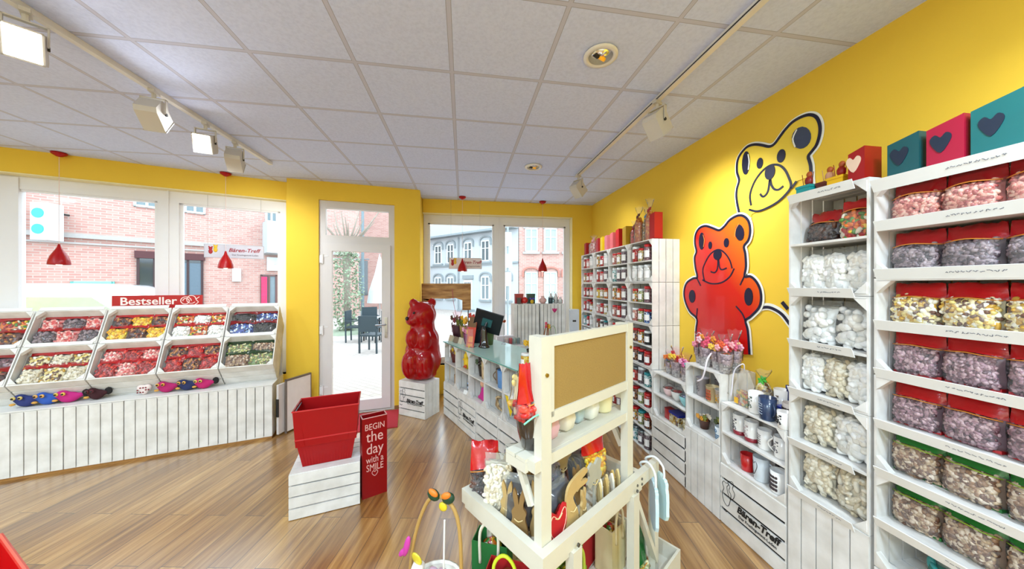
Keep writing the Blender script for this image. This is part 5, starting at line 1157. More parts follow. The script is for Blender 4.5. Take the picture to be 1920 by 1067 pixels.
# ================================================================ sales counter
CT = Fr(-.245, 4.259, -64.74)
for k in range(5):
    o = make('ctop', lambda: crate(.358, .3, .52, True, nb=5), 'open two-compartment crate of the counter, %s from the bear' % NTH[k], CT.w(.36*k+.001, 0, .436), CT.a, 'open crates of the sales counter')
for k in range(4):
    x = -.02+.458*k
    if k == 1:
        o = crate(.455, .3, .435, closed='h', ns=5); o['label'] = 'closed counter base crate with printed shop logo'; o['group'] = 'closed base crates of the counter'; o.location = CT.w(x, 0, 0); o.rotation_euler = (0, 0, CT.a); crate_logo(o, .455, .42)
    else: make('cbase', lambda: crate(.455, .3, .435, closed='h', ns=4), 'closed counter base crate, %s from the bear end' % NTH[k], CT.w(x, 0, 0), CT.a, 'closed base crates of the counter')
o = thing('counter_cabinet', 'white cabinet body behind the crates of the sales counter', 'cabinet', CT.w(0, .305, 0), CT.a)
MB().box(0, 1.8, 0, .3, 0, .955).build('cabinet_body', WHITE2, o); MB().box(0, 1.8, .302, .32, .1, .9).build('cabinet_front', P('#dcd8d4', .5), o)
o = thing('glass_counter_top', 'pale green glass plate lying on the sales counter', 'counter top', CT.w(0, 0, .9565), CT.a)
MB().box(-.01, 1.82, -.012, .62, .0, .010).build('glass_plate', P('#bfe3dc', .06, spec=.9, var=.02), o); MB().box(-.011, 1.821, -.0135, -.0121, 0, .010).box(1.8205, 1.822, -.012, .62, 0, .010).build('glass_edge', P('#4f9c90', .15), o)
ZC = .967
def cw(x, y, z=ZC): return CT.w(x, y, z)
# things in the counter compartments
def cup(x, y, z, r, h, cl, label, grp=None, hnd=None, fr=CT, name='cup', cat='cup', wood=False):
    o = thing(name, label, cat, fr.w(x, y, z), fr.a, grp)
    mugm(o, r, h, woodmat('birch_bark', '#8a6a44', '#d8bf94', .7, (60, 60, 14)) if wood else P(cl, .4, var=.15, sc_=30), P(cl, .4), None, hnd); return o
zU, zL = .436+.266+.001, .436+.0125
o = bucket(.12, .1, zU, .05, .12, 'yellow and red flower bunch in the first upper compartment', ['#e8c020', '#c8281c', '#8a5a20'], fr=CT, grp=None, seed=31, m=P('#6a2a1c', .5)); o['category'] = 'bouquet'
o = bucket(.25, .1, zU, .045, .11, 'yellow-topped bouquet beside it in the first upper compartment', ['#e8c81c', '#d89a20', '#a82a1c'], fr=CT, grp=None, seed=32, m=P('#7a3a20', .5))
cup(.25, .08, zL, .04, .1, '#b08a5a', 'wooden owl cup in the first lower compartment', hnd=-.5)
o = thing('bunny_figure', 'bright yellow bunny figure in the second upper compartment', 'figure', cw(.5, .09, zU), CT.a)
fuse([((0, 0, .05), (.045, .035, .055)), ((0, -.01, .12), (.032, .028, .032)), ((-.035, 0, .18), (.012, .01, .05), (0, -25, 0)), ((.03, 0, .185), (.012, .01, .055), (0, 20, 0)), ((-.05, -.01, .08), (.03, .012, .012))], .008, 3).build('body', P('#f0c818', .5), o, True)
MB().ell((.03, -.035, .03), (.02, .01, .018), sub=2).ell((.005, -.04, .025), (.01, .008, .01)).build('basket_of_eggs', P('#c8501c', .5), o, True); o.scale = (1.05, 1, 1.0)
solo(MB().box(-.07, .07, -.02, .02, 0, .17), 'gift_pack', P('#7a1018', .4, coat=.4), 'dark red pack standing behind the yellow bunny', 'gift', cw(.56, .18, zU), CT.a)
make(('b', 'cblue'), lambda: bag(.13, .19, .09, 'blue', '#b0141c', .45, n=60, seed=90), 'red and blue bag in the second lower compartment', cw(.57, .12, zL), CT.a)
solo(MB().box(-.035, .035, -.002, .002, 0, .045), 'price_card', P('#f4f4f4', .5), 'small white card leaning before the red and blue bag', 'card', cw(.63, .0, .4365+.012), CT.a+.2, rx=R(-20))
o = bucket(.87, .11, zU, .06, .12, 'dark pot with red and green filling in the third upper compartment', ['#a01420', '#2a4a20', '#301a18'], fr=CT, grp=None, wrap=False, seed=33, m=P('#2a2018', .5))
cup(.98, .08, zU, .045, .15, '#c8a878', 'cork-coloured tall cup in the third upper compartment', wood=True)
o = thing('troll_doll', 'pink dressed doll with orange hair in the third lower compartment', 'doll', cw(.93, .08, zL), CT.a)
fuse([((0, 0, .04), (.05, .035, .045)), ((0, 0, .09), (.03, .025, .04)), ((-.05, -.01, .02), (.03, .02, .018)), ((.05, -.02, .02), (.03, .02, .018))], .009, 3).build('body', P('#c8208a', .6), o, True); MB().ell((0, -.005, .15), (.032, .028, .032), sub=2).build('face', P('#e8b090', .6), o, True); MB().ell((0, .01, .185), (.03, .025, .045), sub=2).build('hair', P('#e0781c', .8), o, True)
cup(1.22, .12, zU, .045, .12, '#7a6450', 'dark wooden mug with pale rim in the fourth upper compartment', wood=False, hnd=-2.4)
cup(1.33, .07, zU, .045, .14, '#5a8ac0', 'blue mug standing in the fourth upper compartment', hnd=.2)
cup(1.40, .16, zU, .04, .15, '#3a68a8', 'second blue mug behind, at the right of the fourth compartment')
o = thing('bark_bundle', 'coiled brown bark decoration in the fourth lower compartment', 'decoration', cw(1.28, .1, zL), CT.a); mb = MB()
for i in range(5): mb.tube([(.06*math.cos(a+i)*(1-.04*i), .03*math.sin(a*1.3+i), .055+.05*math.sin(a+i*.8)) for a in [k*.6 for k in range(11)]], .008, 6, closed=True)
mn = min(v[2] for v in mb.v); mb.xf(Matrix.Translation((0, 0, -mn))); mb.build('coils', woodmat('birch_bark', '', ''), o, True)
cup(1.4, .1, zL, .03, .12, '#d0a860', 'thin straw bundle right of the bark coil', wood=True, name='straw_bundle', cat='decoration')
for x, y, h, lb in ((1.56, .1, .14, 'birch log pot at left in the fifth upper compartment'), (1.67, .09, .12, 'birch log pot carrying the small red gnome')): cup(x, y, zU, .05, h, '#c8a878', lb, wood=True, name='log_pot', cat='pot', grp=None)
o = thing('gnome', 'small gnome with red pointed hat on the right log pot', 'figure', cw(1.67, .09, zU+.1205), CT.a); MB().lathe([(.042, .03), (.03, .06), (.008, .12), (0, .125)], 12).build('hat', P('#b01420', .7), o, True); MB().ell((0, 0, .028), (.038, .035, .03), sub=2).build('face', P('#d8a040', .7), o, True)
o = thing('pennant', 'yellow triangular pennant with white tag hanging on the fifth crate', 'pennant', cw(1.6, -.012, .70), CT.a)
MB().prism([(-.085, 0), (.09, .0), (.0, -.17)], -.006, -.003, 0, 'xz').build('yellow_cloth', P('#e8c818', .6), o); MB().box(-.02, .05, -.012, -.009, -.02, .03).build('tag', P('#f5f5f5', .5), o)
make(('b', 'purp'), lambda: bag(.1, .13, .07, 'mauve', '#5a2030', .3, n=50, seed=91), 'small purple bag below the yellow pennant', cw(1.63, .1, zL), CT.a)

for o in [q for q in COL.objects if not q.parent and q.name.split('.')[0] in ('cup', 'bark_bundle', 'troll_doll', 'bunny_figure', 'gnome', 'straw_bundle')]: o.scale = (1.25, 1.1, 1.25)
bpy.data.objects['gnome'].scale = (1.1, 1.1, 1.1)
# things standing on the counter
o = bucket(-.03, .2, ZC, .07, .2, 'dark plush dog bouquet at the far left end of the counter', ['#5a3a30', '#a88a78', '#8a2a3a'], fr=CT, grp=None, seed=41, m=P('#4a1c28', .6))
o = bucket(.14, .25, ZC, .085, .2, 'big bunch of yellow paper flowers in a beige pot on counter', ['#e8b020', '#d88a1c', '#5a6a1c'], fr=CT, grp=None, seed=42, wrap=False, m=P('#b89a5a', .6))
o = bucket(.31, .33, ZC, .075, .24, 'dark vase with two big red flowers on the counter', ['#b0101c', '#8a0c18', '#d83a2a'], fr=CT, grp=None, seed=43, wrap=False, m=P('#1c2030', .4))
o = bucket(.33, .19, ZC, .06, .13, 'pink plush rabbit bunch in front of the dark vase', ['#e070a8', '#f0b0d0', '#e8a020'], fr=CT, grp=None, seed=44, m=P('#8a2a6a', .5))
o = bucket(.52, .38, ZC, .07, .2, 'bunch of green and yellow tulips behind the leaflet holder', ['#e8d030', '#7aa02a', '#a8b838'], fr=CT, grp=None, seed=45, wrap=False, m=P('#5a6a3a', .5))
for i, (x, y, c, lb) in enumerate([(.02, .1, '#cfc4a8', 'beige folded card stand at the left of the counter edge'), (.17, .1, '#8a7a68', 'dark printed card stand, second on the counter edge'), (.27, .12, '#ddd3bd', 'cream card stand nearest the candy leaflet')]):
    solo(MB().prism([(-.03, 0), (.03, 0), (.004, .075), (-.004, .075)], -.055, .055, 0, 'yz'), 'card_stand', P(c, .6, var=.2, sc_=60), lb, 'card', cw(x, y), CT.a)
o = thing('leaflet_holder', 'slanted clear holder with red and orange candy leaflet on counter', 'leaflet holder', cw(.55, .1), CT.a+.5)
mb = MB().box(-.055, .055, -.003, .003, 0, .37); M = Euler((R(-14), 0, 0)).to_matrix().to_4x4(); mb.xf(M); mb.build('leaflet', P('#c8321c', .3, coat=.5, var=.5, sc_=14), o)
mb = MB().box(-.053, .053, -.006, -.004, .24, .365); mb.xf(M); mb.build('brown_top', P('#6a4418', .3, coat=.5), o); mb = MB().box(-.03, .03, -.006, -.004, .06, .13).box(-.035, .035, -.006, -.004, .01, .045); mb.xf(M); mb.build('printed_fields', P('#e88a28', .4), o)
mb = MB().box(-.055, .055, -.009, -.007, 0, .22).box(-.055, .055, -.01, .08, 0, .004); mb.build('clear_stand', CLEAR, o)
o = thing('cash_monitor', 'black till monitor seen from behind, standing on the glass counter', 'monitor', cw(.65, .24), CT.a+R(18))
MB().lathe([(.075, 0), (.078, .012), (.06, .03), (.045, .12), (.04, .2), (.03, .25), (0, .26)], 20, sy=.8).build('stand', P('#08080b', .12, coat=1), o, True)
M = Matrix.Translation((.02, .05, .3)) @ Euler((R(24), R(16), R(34))).to_matrix().to_4x4()
mb = MB().box(-.17, .17, -.012, .012, -.14, .14); mb.xf(M); mb.build('screen_back', P('#15171c', .35), o); mb = MB().box(-.07, .05, -.03, -.012, -.05, .05); mb.xf(M); mb.build('rear_cover', P('#1f5a5e', .3, coat=.5), o); mb = MB().box(-.165, .165, .0125, .014, -.13, .13); mb.xf(M); mb.build('screen', P('#05070a', .1), o); MB().tube([(0, 0, .2), (.02, .03, .3)], .02).build('arm', BLACK, o)
# easter jar group at the counter end, close to the cart
o = make(('jar', 'easter'), lambda: jar(.045, .13, 'yellow', 'w'), 'jar with white lid and yellow chick print at the counter end', cw(1.66, .11), CT.a)
o = bucket(1.60, .24, ZC, .06, .14, 'dark egg pot with yellow and black wrapping beside the chick jar', ['#e0b020', '#1c1814', '#c83a1c'], fr=CT, grp=None, seed=46, wrap=False, m=P('#18120e', .4))
o = bucket(1.70, .27, ZC, .05, .14, 'white cup with red tulip and black dotted ribbon behind the jar', ['#d0143c', '#f0f0f0', '#c8102c'], fr=CT, grp=None, seed=47, m=P('#e8e4e0', .4))
o = thing('glass_pendant_stand', 'thin wire stand holding a small orange paper butterfly', 'decoration', cw(.6, .55), CT.a); MB().tube([(0, 0, 0), (0, 0, .28)], .002, 6).lathe([(.03, 0), (.03, .004), (0, .004)], 12).build('wire', METAL, o); MB().ell((-.025, 0, .29), (.03, .004, .018), 0, (0, 20, 0)).ell((.025, 0, .29), (.03, .004, .018), 0, (0, -20, 0)).build('butterfly', P('#d8582a', .5), o)
# back counter with two upright crates
o = thing('back_counter', 'white back counter below the window carrying two upright crates', 'cabinet', (.53, 4.28, 0), 0)
MB().box(0, 1.2, .03, .6, 0, .86).build('cabinet_body', WHITE2, o); MB().box(-.02, 1.22, 0, .62, .86, .885).build('worktop', P('#eceae8', .3), o)
for i in range(2): put_crate('P', 'upright white slatted crate on the back counter, %s one' % ['left', 'right'][i], (.715+i*.385, 4.42, .8855), 0, 'upright crates on the back counter', closed='v', ns=7)
TB = Fr(.715, 4.42, 0); zt2 = .8855+.5555
def tbox(x, y, w, d, h, cl, lb, name='gift_box', cat='box'):
    o = thing(name, lb, cat, TB.w(x, y, zt2), 0, 'gifts on the upright crates'); MB().box(-w/2, w/2, -d/2, d/2, 0, h).build('box_body', P(cl, .4, coat=.3), o); MB().box(-w/2-.002, w/2+.002, -d/2-.002, d/2+.002, h*.82, h+.003).build('lid', P(cl, .35, coat=.3, var=.2), o); return o
tbox(.1, .16, .12, .08, .14, '#a8101c', 'dark red gift box, leftmost behind the red ball on upright crates'); tbox(.085, .08, .05, .05, .085, '#3a3236', 'small dark printed box in front of the red box')
o = solo(fuse([((0, 0, .045), (.05, .045, .045)), ((0, 0, .08), (.03, .03, .02))], .009, 3), 'sweet_ball', P('#c81a14', .3, coat=.5), 'round red sweet ball between two boxes on the upright crates', 'sweets', TB.w(.175, .09, zt2+.001), 0, smooth=True)
tbox(.28, .17, .12, .08, .14, '#0f3a38', 'dark green gift box on the upright crates'); o = thing('bow_figure', 'small purple bow figure with yellow bag before the green box', 'decoration', TB.w(.28, .07, zt2), 0); MB().ell((0, 0, .03), (.025, .02, .03), sub=2).build('bag', P('#d8b020'), o, True); MB().ell((-.02, 0, .07), (.022, .01, .015), 0, (0, 20, 0)).ell((.02, 0, .07), (.022, .01, .015), 0, (0, -20, 0)).build('bow', P('#4a3a9a'), o, True)
o = solo(MB().lathe([(.03, 0), (.055, .03), (.055, .06), (.03, .085), (.02, .1), (.03, .11), (0, .11)], 20), 'perfume_bottle', P('#e0b0aa', .15, coat=.8), 'round rose coloured bottle on the right upright crate', 'bottle', TB.w(.45, .1, zt2), 0, smooth=True)
o = thing('gift_cup', 'dark cup with pale tag right of the rose bottle', 'cup', TB.w(.56, .08, zt2), 0); mugm(o, .035, .085, P('#2a4048', .3), P('#2a4048', .3), None, 0)
for i, (x, y, h) in enumerate([(.6, .2, .17), (.66, .15, .17), (.71, .08, .1)]): wrapped(TB.w(x, y, zt2), 0, 'clear gift cylinder, %s at the right end of the upright crates' % ['rear left one', 'rear right one', 'short front one'][i], h, .032, 'white', '#d8c8cc', 'gift', 'clear gifts on the upright crates')
o = thing('card_terminal', 'white upright card dispenser on a black foot beside the crates', 'dispenser', (1.62, 4.45, .885), R(-8)); MB().box(-.065, .065, -.05, .05, .14, .47).build('housing', P('#c9ccd2', .35), o); MB().box(-.03, .02, -.053, -.05, .29, .315).build('display', BLACK, o); MB().box(-.05, .05, -.04, .04, 0, .14).build('foot', BLACK, o)
o = thing('stick_bouquet', 'brown sticks tied with colourful ribbons standing by the upright crates', 'decoration', (1.12, 4.16, .885), 0)
for i, (a, b) in enumerate(((-.06, -.0), (.0, .02), (.03, .03))): MB().tube([(a, 0, 0), (b, 0, .3)], .007, 6).build('stick', P('#9a5a24', .6), o)
mb = MB(); 
for i in range(8): mb.ell((.01+.03*math.cos(i*2.1), -.01, .28+.035*math.sin(i*1.7)), (.018, .01, .014), i % 3)
mb.build('ribbon', [P('#e8b030'), P('#d84a7a'), P('#d8601c')], o, True)
MB().tube(catmull([(.04, 0, 0), (.05, 0, .2), (.09, 0, .27), (.13, 0, .22), (.14, 0, 0)], False, 4), .003, 6).build('green_stem', P('#7aa838'), o, True)
o = thing('paper_tulip', 'magenta paper tulip on a white stem before the right upright crate', 'decoration', (1.28, 4.3, .885), 0); MB().tube([(0, 0, 0), (0, 0, .43)], .004, 6).build('stem', WHITE2, o); MB().ell((0, 0, .47), (.02, .014, .03), sub=2).ell((-.02, 0, .475), (.012, .01, .026), 0, (0, -25, 0)).ell((.02, 0, .475), (.012, .01, .026), 0, (0, 25, 0)).build('petals', P('#c01c6a', .5), o, True)
o = thing('sweet_tray', 'white tray of small sweet tins and glasses on the back counter edge', 'tray', (.66, 4.36, .886), 0)
MB().lathe([(.22, 0), (.26, .012), (.255, .014), (.21, .006), (0, .006)], 28, sy=.35).build('tray_plate', P('#dcd6d8', .3), o, True)

for i in range(4): solo(MB().lathe([(.024, 0), (.024, .075), (.02, .085), (0, .085)], 14), 'sweet_tin', P(['#d8c8c8', '#c85a60', '#9ab0a8', '#7a8a88'][i], .3, coat=.3), 'small tin on the white tray, %s from the left' % NTH[i], 'tin', (.60+.055*i, 4.33, .8925), 0, 'small tins on the white tray', smooth=True)
solo(MB().box(-.12, .12, -.05, .05, 0, .1), 'tissue_box', P('#e6dfe6', .5, var=.12, sc_=40), 'white patterned box on the back counter left of the tins', 'box', (.62-.30, 4.44, .886) if False else (.60, 4.48, .886), 0)
# rustic wooden frame board in the right window
o = thing('rustic_frame_board', 'rustic brown wooden frame standing in the window behind the bear', 'frame', (-.61, 4.84, 0), R(0))
WD = woodmat('rustic_pine', '#8a5a2a', '#c89a5c', .6, (4, 30, 22))
mb = MB().prism([(0, 1.505), (0, 1.735), (.73, 1.735), (.73, 1.5), (.60, 1.48), (.5, 1.515), (.35, 1.505), (.2, 1.51), (.12, 1.47)], 0, .04, 0, 'xz'); mb.build('top_beam', WD, o)
MB().box(.60, .73, -.004, .036, 1.33, 1.50).build('side_beam', WD, o); MB().box(0, .11, 0, .04, .9, 1.505).build('side_beam', WD, o)
MB().tube([(.69, .02, 0), (.69, .02, 1.34)], .008).tube([(.05, .02, 0), (.05, .02, .95)], .012).build('stand_rod', P('#3a3a3c', .4), o)
MB().tube(catmull([(.45, .0, 1.66), (.47, -.02, 1.45), (.5, -.02, 1.3), (.52, -.03, 1.2)], False, 4), .003, 6).build('hanging_ribbon', P('#b8406a', .6), o)
# shop name signs hanging in the windows
def shopsign(loc, rz, w, h, label, colr, up):
    o = thing('shop_sign', label, 'sign', loc, rz, None)
    MB().box(-w/2, w/2, 0, .012, -h/2, h/2).build('sign_panel', P(colr, .5), o)
    MB().box(-w/2-.004, w/2+.004, .002, .01, -h/2-.004, h/2+.004).build('sign_edge', P('#a8aab4', .5), o)
    text('Bären-Treff', h*.42, w*.16, h*.1, -.001, shear=.25, bold=.0012).build('lettering', P('#9a1226', .5), o)
    text('Der Fruchtgummi-Laden', h*.17, w*.18, -h*.27, -.001).build('small_lettering', P('#4a2a30', .5), o)
    for x, z, c in ((-.4, -.04, '#a8121a'), (-.32, .1, '#e8b81c')):
        MB().ell((w*x, -.002, h*z), (h*.13, .003, h*.2)).ell((w*x, -.002, h*(z+.24)), (h*.12, .003, h*.12)).ell((w*x-h*.09, -.002, h*(z+.36)), (h*.05, .003, h*.05)).ell((w*x+h*.09, -.002, h*(z+.36)), (h*.05, .003, h*.05)).build('bear_emblem', P(c, .5), o, True)
    MB().tube([(-w*.45, .006, h/2), (-w*.45, .006, h/2+up)], .0012, 5).tube([(w*.45, .006, h/2), (w*.45, .006, h/2+up)], .0012, 5).build('hanging_wire', METAL, o)
    return o
shopsign(LW.w(-.555, .07, 2.13), LW.a, .57, .155, 'hanging grey shop name sign in the left window', '#c9c6d2', .6)
shopsign((-.02+.06, 4.98, 2.05), 0, .5, .165, 'hanging pale shop name sign in the right window above the till', '#e8d8d4', .924)
# ================================================================ white display cart in the foreground
KT = Fr(.263, 1.0186, 33)
o = thing('display_cart', 'white wooden display cart with cork board, shelf and deep tray', 'display cart', KT.w(0, 0, 0), KT.a)
L, Dp = .73, .492
for nm, q in (('front_rail', (0, .89, 0, .032, .745, .805)), ('back_rail', (0, L, Dp-.03, Dp, .745, .805)), ('side_rail', (0, .032, .032, Dp-.03, .745, .805)), ('side_rail', (L-.032, L, .032, Dp-.03, .745, .805))): MB().box(*q).build(nm, CARTW, o)
mb = MB()
for i in range(6): mb.box(.03, L-.03, .03+(Dp-.06)*i/6+.003, .03+(Dp-.06)*(i+1)/6-.003, .728, .738)
for q in ((.012, L-.012, .008, .02, .722, .75), (.012, L-.012, Dp-.02, Dp-.008, .722, .75), (.008, .02, .012, Dp-.012, .722, .75), (L-.02, L-.008, .012, Dp-.012, .722, .75)): mb.box(*q)
mb.build('tray_box', CARTW, o)
for x in (.03, .628):
    MB().box(x, x+.052, .034, .07, .739, 1.535).build('post', CARTW, o)
    MB().tube([(x+.026, .028, 1.40 if x < .1 else 1.42), (x+.026, .034, 1.40 if x < .1 else 1.42)], .007, 10).build('brass_screw', P('#a8842c', .3, metal=.8), o)
    MB().box(x+.004, x+.048, .071, .1, 1.17, 1.535).build('rear_batten', CARTW, o)
MB().box(.082, .628, .036, .062, 1.497, 1.533).box(.082, .1, .036, .062, 1.243, 1.497).box(.082, .628, .036, .062, 1.222, 1.262).build('board_frame', CARTW, o)
MB().box(.1, .628, .044, .056, 1.262, 1.497).build('cork_board', P('#96783e', .9, var=.12, sc_=160, bump=.25), o)
mb = MB()
for y0_, y1_ in ((.072, .12), (.127, .175)): mb.box(-.012, .69, y0_, y1_, 1.098, 1.111)
mb.build('shelf_slats', CARTW, o)
MB().box(.082, .628, .040, .055, 1.07, 1.11).box(.082, .628, .055, .072, 1.098, 1.111).box(-.012, .69, .16, .175, 1.062, 1.097).box(-.012, .004, .072, .16, 1.062, 1.097).box(.675, .69, .072, .16, 1.062, 1.097).box(.0, .03, .036, .072, 1.07, 1.11).build('shelf_frame', CARTW, o)
for x in (.008, .636): MB().bar((x+.02, .15, 1.06), (x+.02, .08, .93), .02, .024).build('shelf_brace', CARTW, o)
for x in (.15, .60):
    MB().box(x, x+.052, -.012, .024, .02, .745).build('leg', CARTW, o); MB().box(x, x+.052, Dp-.024, Dp+.012, .02, .745).build('leg', CARTW, o)
    MB().tube([(x+.026, -.018, .765), (x+.026, -.012, .765)], .007, 10).build('bolt', P('#6b6a66', .3, metal=.8), o)
for x, z in ((.655, .772), (.70, .785), (.70, .76)): MB().tube([(x, -.004, z), (x, .0, z)], .006, 8).build('bolt', P('#6b6a66', .3, metal=.8), o)
MB().bar((.63, .006, .74), (.86, .006, .30), .03, .02).build('diagonal_brace', CARTW, o); MB().box(.845, .885, 0, .035, .02, .745).build('handle_leg', CARTW, o)
mb = MB()
for i in range(6): mb.box(-.06, 1.0, -.05+.6*i/6+.004, -.05+.6*(i+1)/6-.004, .215, .228)
for q in ((-.07, 1.01, -.062, -.05, .20, .31), (-.07, 1.01, .55, .562, .20, .31), (-.07, -.058, -.05, .55, .20, .31), (.998, 1.01, -.05, .55, .20, .31)): mb.box(*q)
mb.build('lower_tray', CARTW, o)
MB().tube([(.16, -.03, .07), (.16, .52, .07)], .015).tube([(.16, -.045, .07), (.16, -.02, .07)], .065, 20).tube([(.16, .52, .07), (.16, .55, .07)], .065, 20).build('wheel', P('#e2ddd0', .5), o)
def kw_(x, y, z): return KT.w(x, y, z)
ZT_ = .7385
def put_bag(key, fn_, lb, x, y, z=ZT_, rz=0, rx=0, grp=None): return make(('kb', key), fn_, lb, kw_(x, y, z), KT.a+R(rz), grp, R(rx))
put_bag('r1', lambda: bag(.13, .26, .08, 'choc', '#c20d14', .45, n=110, lump=.009, seed=101), 'red-topped bag of dark chocolate sweets in the tray far left corner', .075, .425, rz=-40, rx=-12)
put_bag('bean', lambda: bag(.125, .25, .09, 'beige', None, n=190, lump=.0085, el=2.1, seed=102), 'pointed clear bag of white beans standing in the tray', .075, .33, rz=-50, rx=-6)
put_bag('clr', lambda: bag(.11, .25, .07, 'grey', None, n=70, lump=.010, seed=103), 'clear crinkled bag behind the black bag', .21, .36, rz=-30)
put_bag('blk', lambda: bag(.13, .2, .1, 'black', None, n=0, seed=104), 'shiny black wrapped bag beside the front post', .1, .22, rz=-55, rx=-8)
put_bag('slv', lambda: bag(.17, .22, .08, 'grey', None, n=120, lump=.010, seed=105, film_m=film('#dfe3ea', .6, .2)), 'silver grey sweet bag in the middle of the tray', .29, .2, rz=5, rx=-20)
put_bag('slv2', lambda: bag(.15, .16, .07, 'black', None, n=0, seed=106, film_m=film('#c9ced8', .6, .2)), 'bag of black and pink liquorice in the tray before the silver one', .26, .11, rz=5, rx=-20)
put_bag('gy', lambda: bag(.16, .27, .09, 'yellow', '#d01008', .45, n=150, lump=.011, seed=107, el=1.2), 'big red and yellow gummy bag at the right of the tray', .585, .2, rz=-8)
put_bag('gy2', lambda: bag(.12, .23, .07, 'orange', '#c8100f', .5, n=90, lump=.011, seed=108), 'red-topped orange sweet bag left of the big gummy bag', .50, .31, rz=10)
put_bag('bp', lambda: bag(.13, .2, .07, 'black', None, n=0, seed=109), 'black bag with blue sheen under the cork board right side', .48, .2, rz=0, rx=-15)
WDm = P('#b99a62', .7, var=.12, sc_=30); WDg = P('#a9a596', .7, var=.12, sc_=30)
RAB = [(-.035, 0), (.035, 0), (.042, .05), (.03, .1), (.035, .13), (.02, .155), (.028, .2), (.02, .235), (.006, .2), (.0, .165), (-.006, .2), (-.022, .235), (-.028, .2), (-.02, .155), (-.034, .13), (-.03, .1), (-.043, .05)]
RAB2 = [(-.05, 0), (.03, 0), (.035, .07), (.01, .12), (.0, .15), (.03, .165), (.09, .17), (.10, .185), (.05, .195), (.1, .215), (.09, .235), (.02, .225), (-.03, .2), (-.045, .15), (-.04, .08)]
FLW = [(-.006, 0), (.006, 0), (.006, .1), (.035, .09), (.055, .11), (.04, .135), (.05, .165), (.025, .18), (.0, .165), (-.025, .18), (-.05, .165), (-.04, .135), (-.055, .11), (-.035, .09), (-.006, .1)]
def cutout(poly, lb, x, y, rz, m=WDm, s=1, z=ZT_, name='wooden_cutout', rx=0, grp=None):
    o = thing(name, lb, 'decoration', kw_(x, y, z), KT.a+R(rz), grp, R(rx))
    sheet(MB(), catmull([(a*s, b*s) for a, b in poly], True, 3), -.005, .005).build('wood_shape', m, o)
    MB().tube(catmull([(-.02*s, -.007, .1*s), (0, -.008, .09*s), (.02*s, -.007, .1*s)], False, 3), .002, 5).build('twine', P('#d8c08a', .8), o); return o
cutout(RAB, 'wooden rabbit cutout behind the red-topped chocolate bag', .15, .44, -40, s=.85)
cutout(RAB, 'wooden rabbit cutout between the bean bag and the shelf', .14, .38, -45, s=.95)
cutout(RAB, 'wooden rabbit cutout in front of the beans with round button', .06, .25, -60, s=.8)
cutout(RAB, 'small wooden rabbit leaning behind the front post', .12, .135, -50, s=.75)
for i, (x, y, rz, s_, lb) in enumerate([(.05, .34, -50, .6, 'small rabbit cutout low before the chocolate bag at left rail'), (.05, .17, -60, .85, 'wooden rabbit cutout low between black bag and front post'), (.15, .17, -40, .8, 'wooden rabbit cutout behind the front post near the hearts'), (.2, .25, -30, .9, 'dark wooden rabbit cutout behind the shiny black bag'), (.31, .06, 8, .6, 'small wooden rabbit body right of the long-eared head'), (.37, .14, 0, .75, 'wooden rabbit cutout behind the grey flower'), (.47, .33, 10, .8, 'wooden rabbit cutout at the back of the tray under shelf')]): cutout(RAB, lb, x, y, rz, [WDm, P('#8a6a3c', .7)][i % 2], s_)
cutout(RAB2, 'wooden rabbit head cutout with long ears facing right', .235, .058, 0, s=.95)
cutout(FLW, 'grey washed wooden flower cutout near the right post', .42, .08, 5, WDg, 1.15)
cutout(FLW, 'grey wooden flower lying behind the silver bags', .33, .3, 20, WDg, 1.1)
cutout(FLW, 'natural wooden butterfly cutout under the shelf right half', .40, .24, -10, WDm, 1.1)
for i in range(7): cutout([(-.02, 0), (.02, 0), (.022, .09), (.0, .15), (-.022, .09)], 'thin pale wooden cutout in the row at tray end, %s from left' % NTH[i], .46+.026*i, .08+.012*(i % 2), 70, P(['#c9b27c', '#e2ddcf', '#b89a5c'][i % 3], .7), .62, grp='row of wooden cutouts')
o = cutout([(-.0, .0), (.05, .05), (.06, .1), (.035, .125), (0, .1), (-.035, .125), (-.06, .1), (-.05, .05)], 'red felt heart with stitched edge tied with twine, front of tray', .14, .055, 5, P('#b80f16', .9), 1.1, .745, 'felt_heart')
MB().tube(catmull([(p[0]*1.03, -.006, p[1]*1.1) for p in [(-.0, .012), (.042, .053), (.05, .095), (.033, .113), (0, .09), (-.033, .113), (-.05, .095), (-.042, .053)]], True, 3), .0016, 5, closed=True).build('stitching', P('#e8b8a0', .8), o)
o = cutout([(-.0, .0), (.05, .05), (.06, .1), (.035, .125), (0, .1), (-.035, .125), (-.06, .1), (-.05, .05)], 'second red felt heart hanging lower behind the twine bow', .165, .085, 5, P('#a80c12', .9), .9, .7385, 'felt_heart')
o = cutout(RAB, 'pink and yellow felt chick beside the front post', .105, .09, -30, P('#e89aa0', .8), .65, .7385, 'felt_chick')
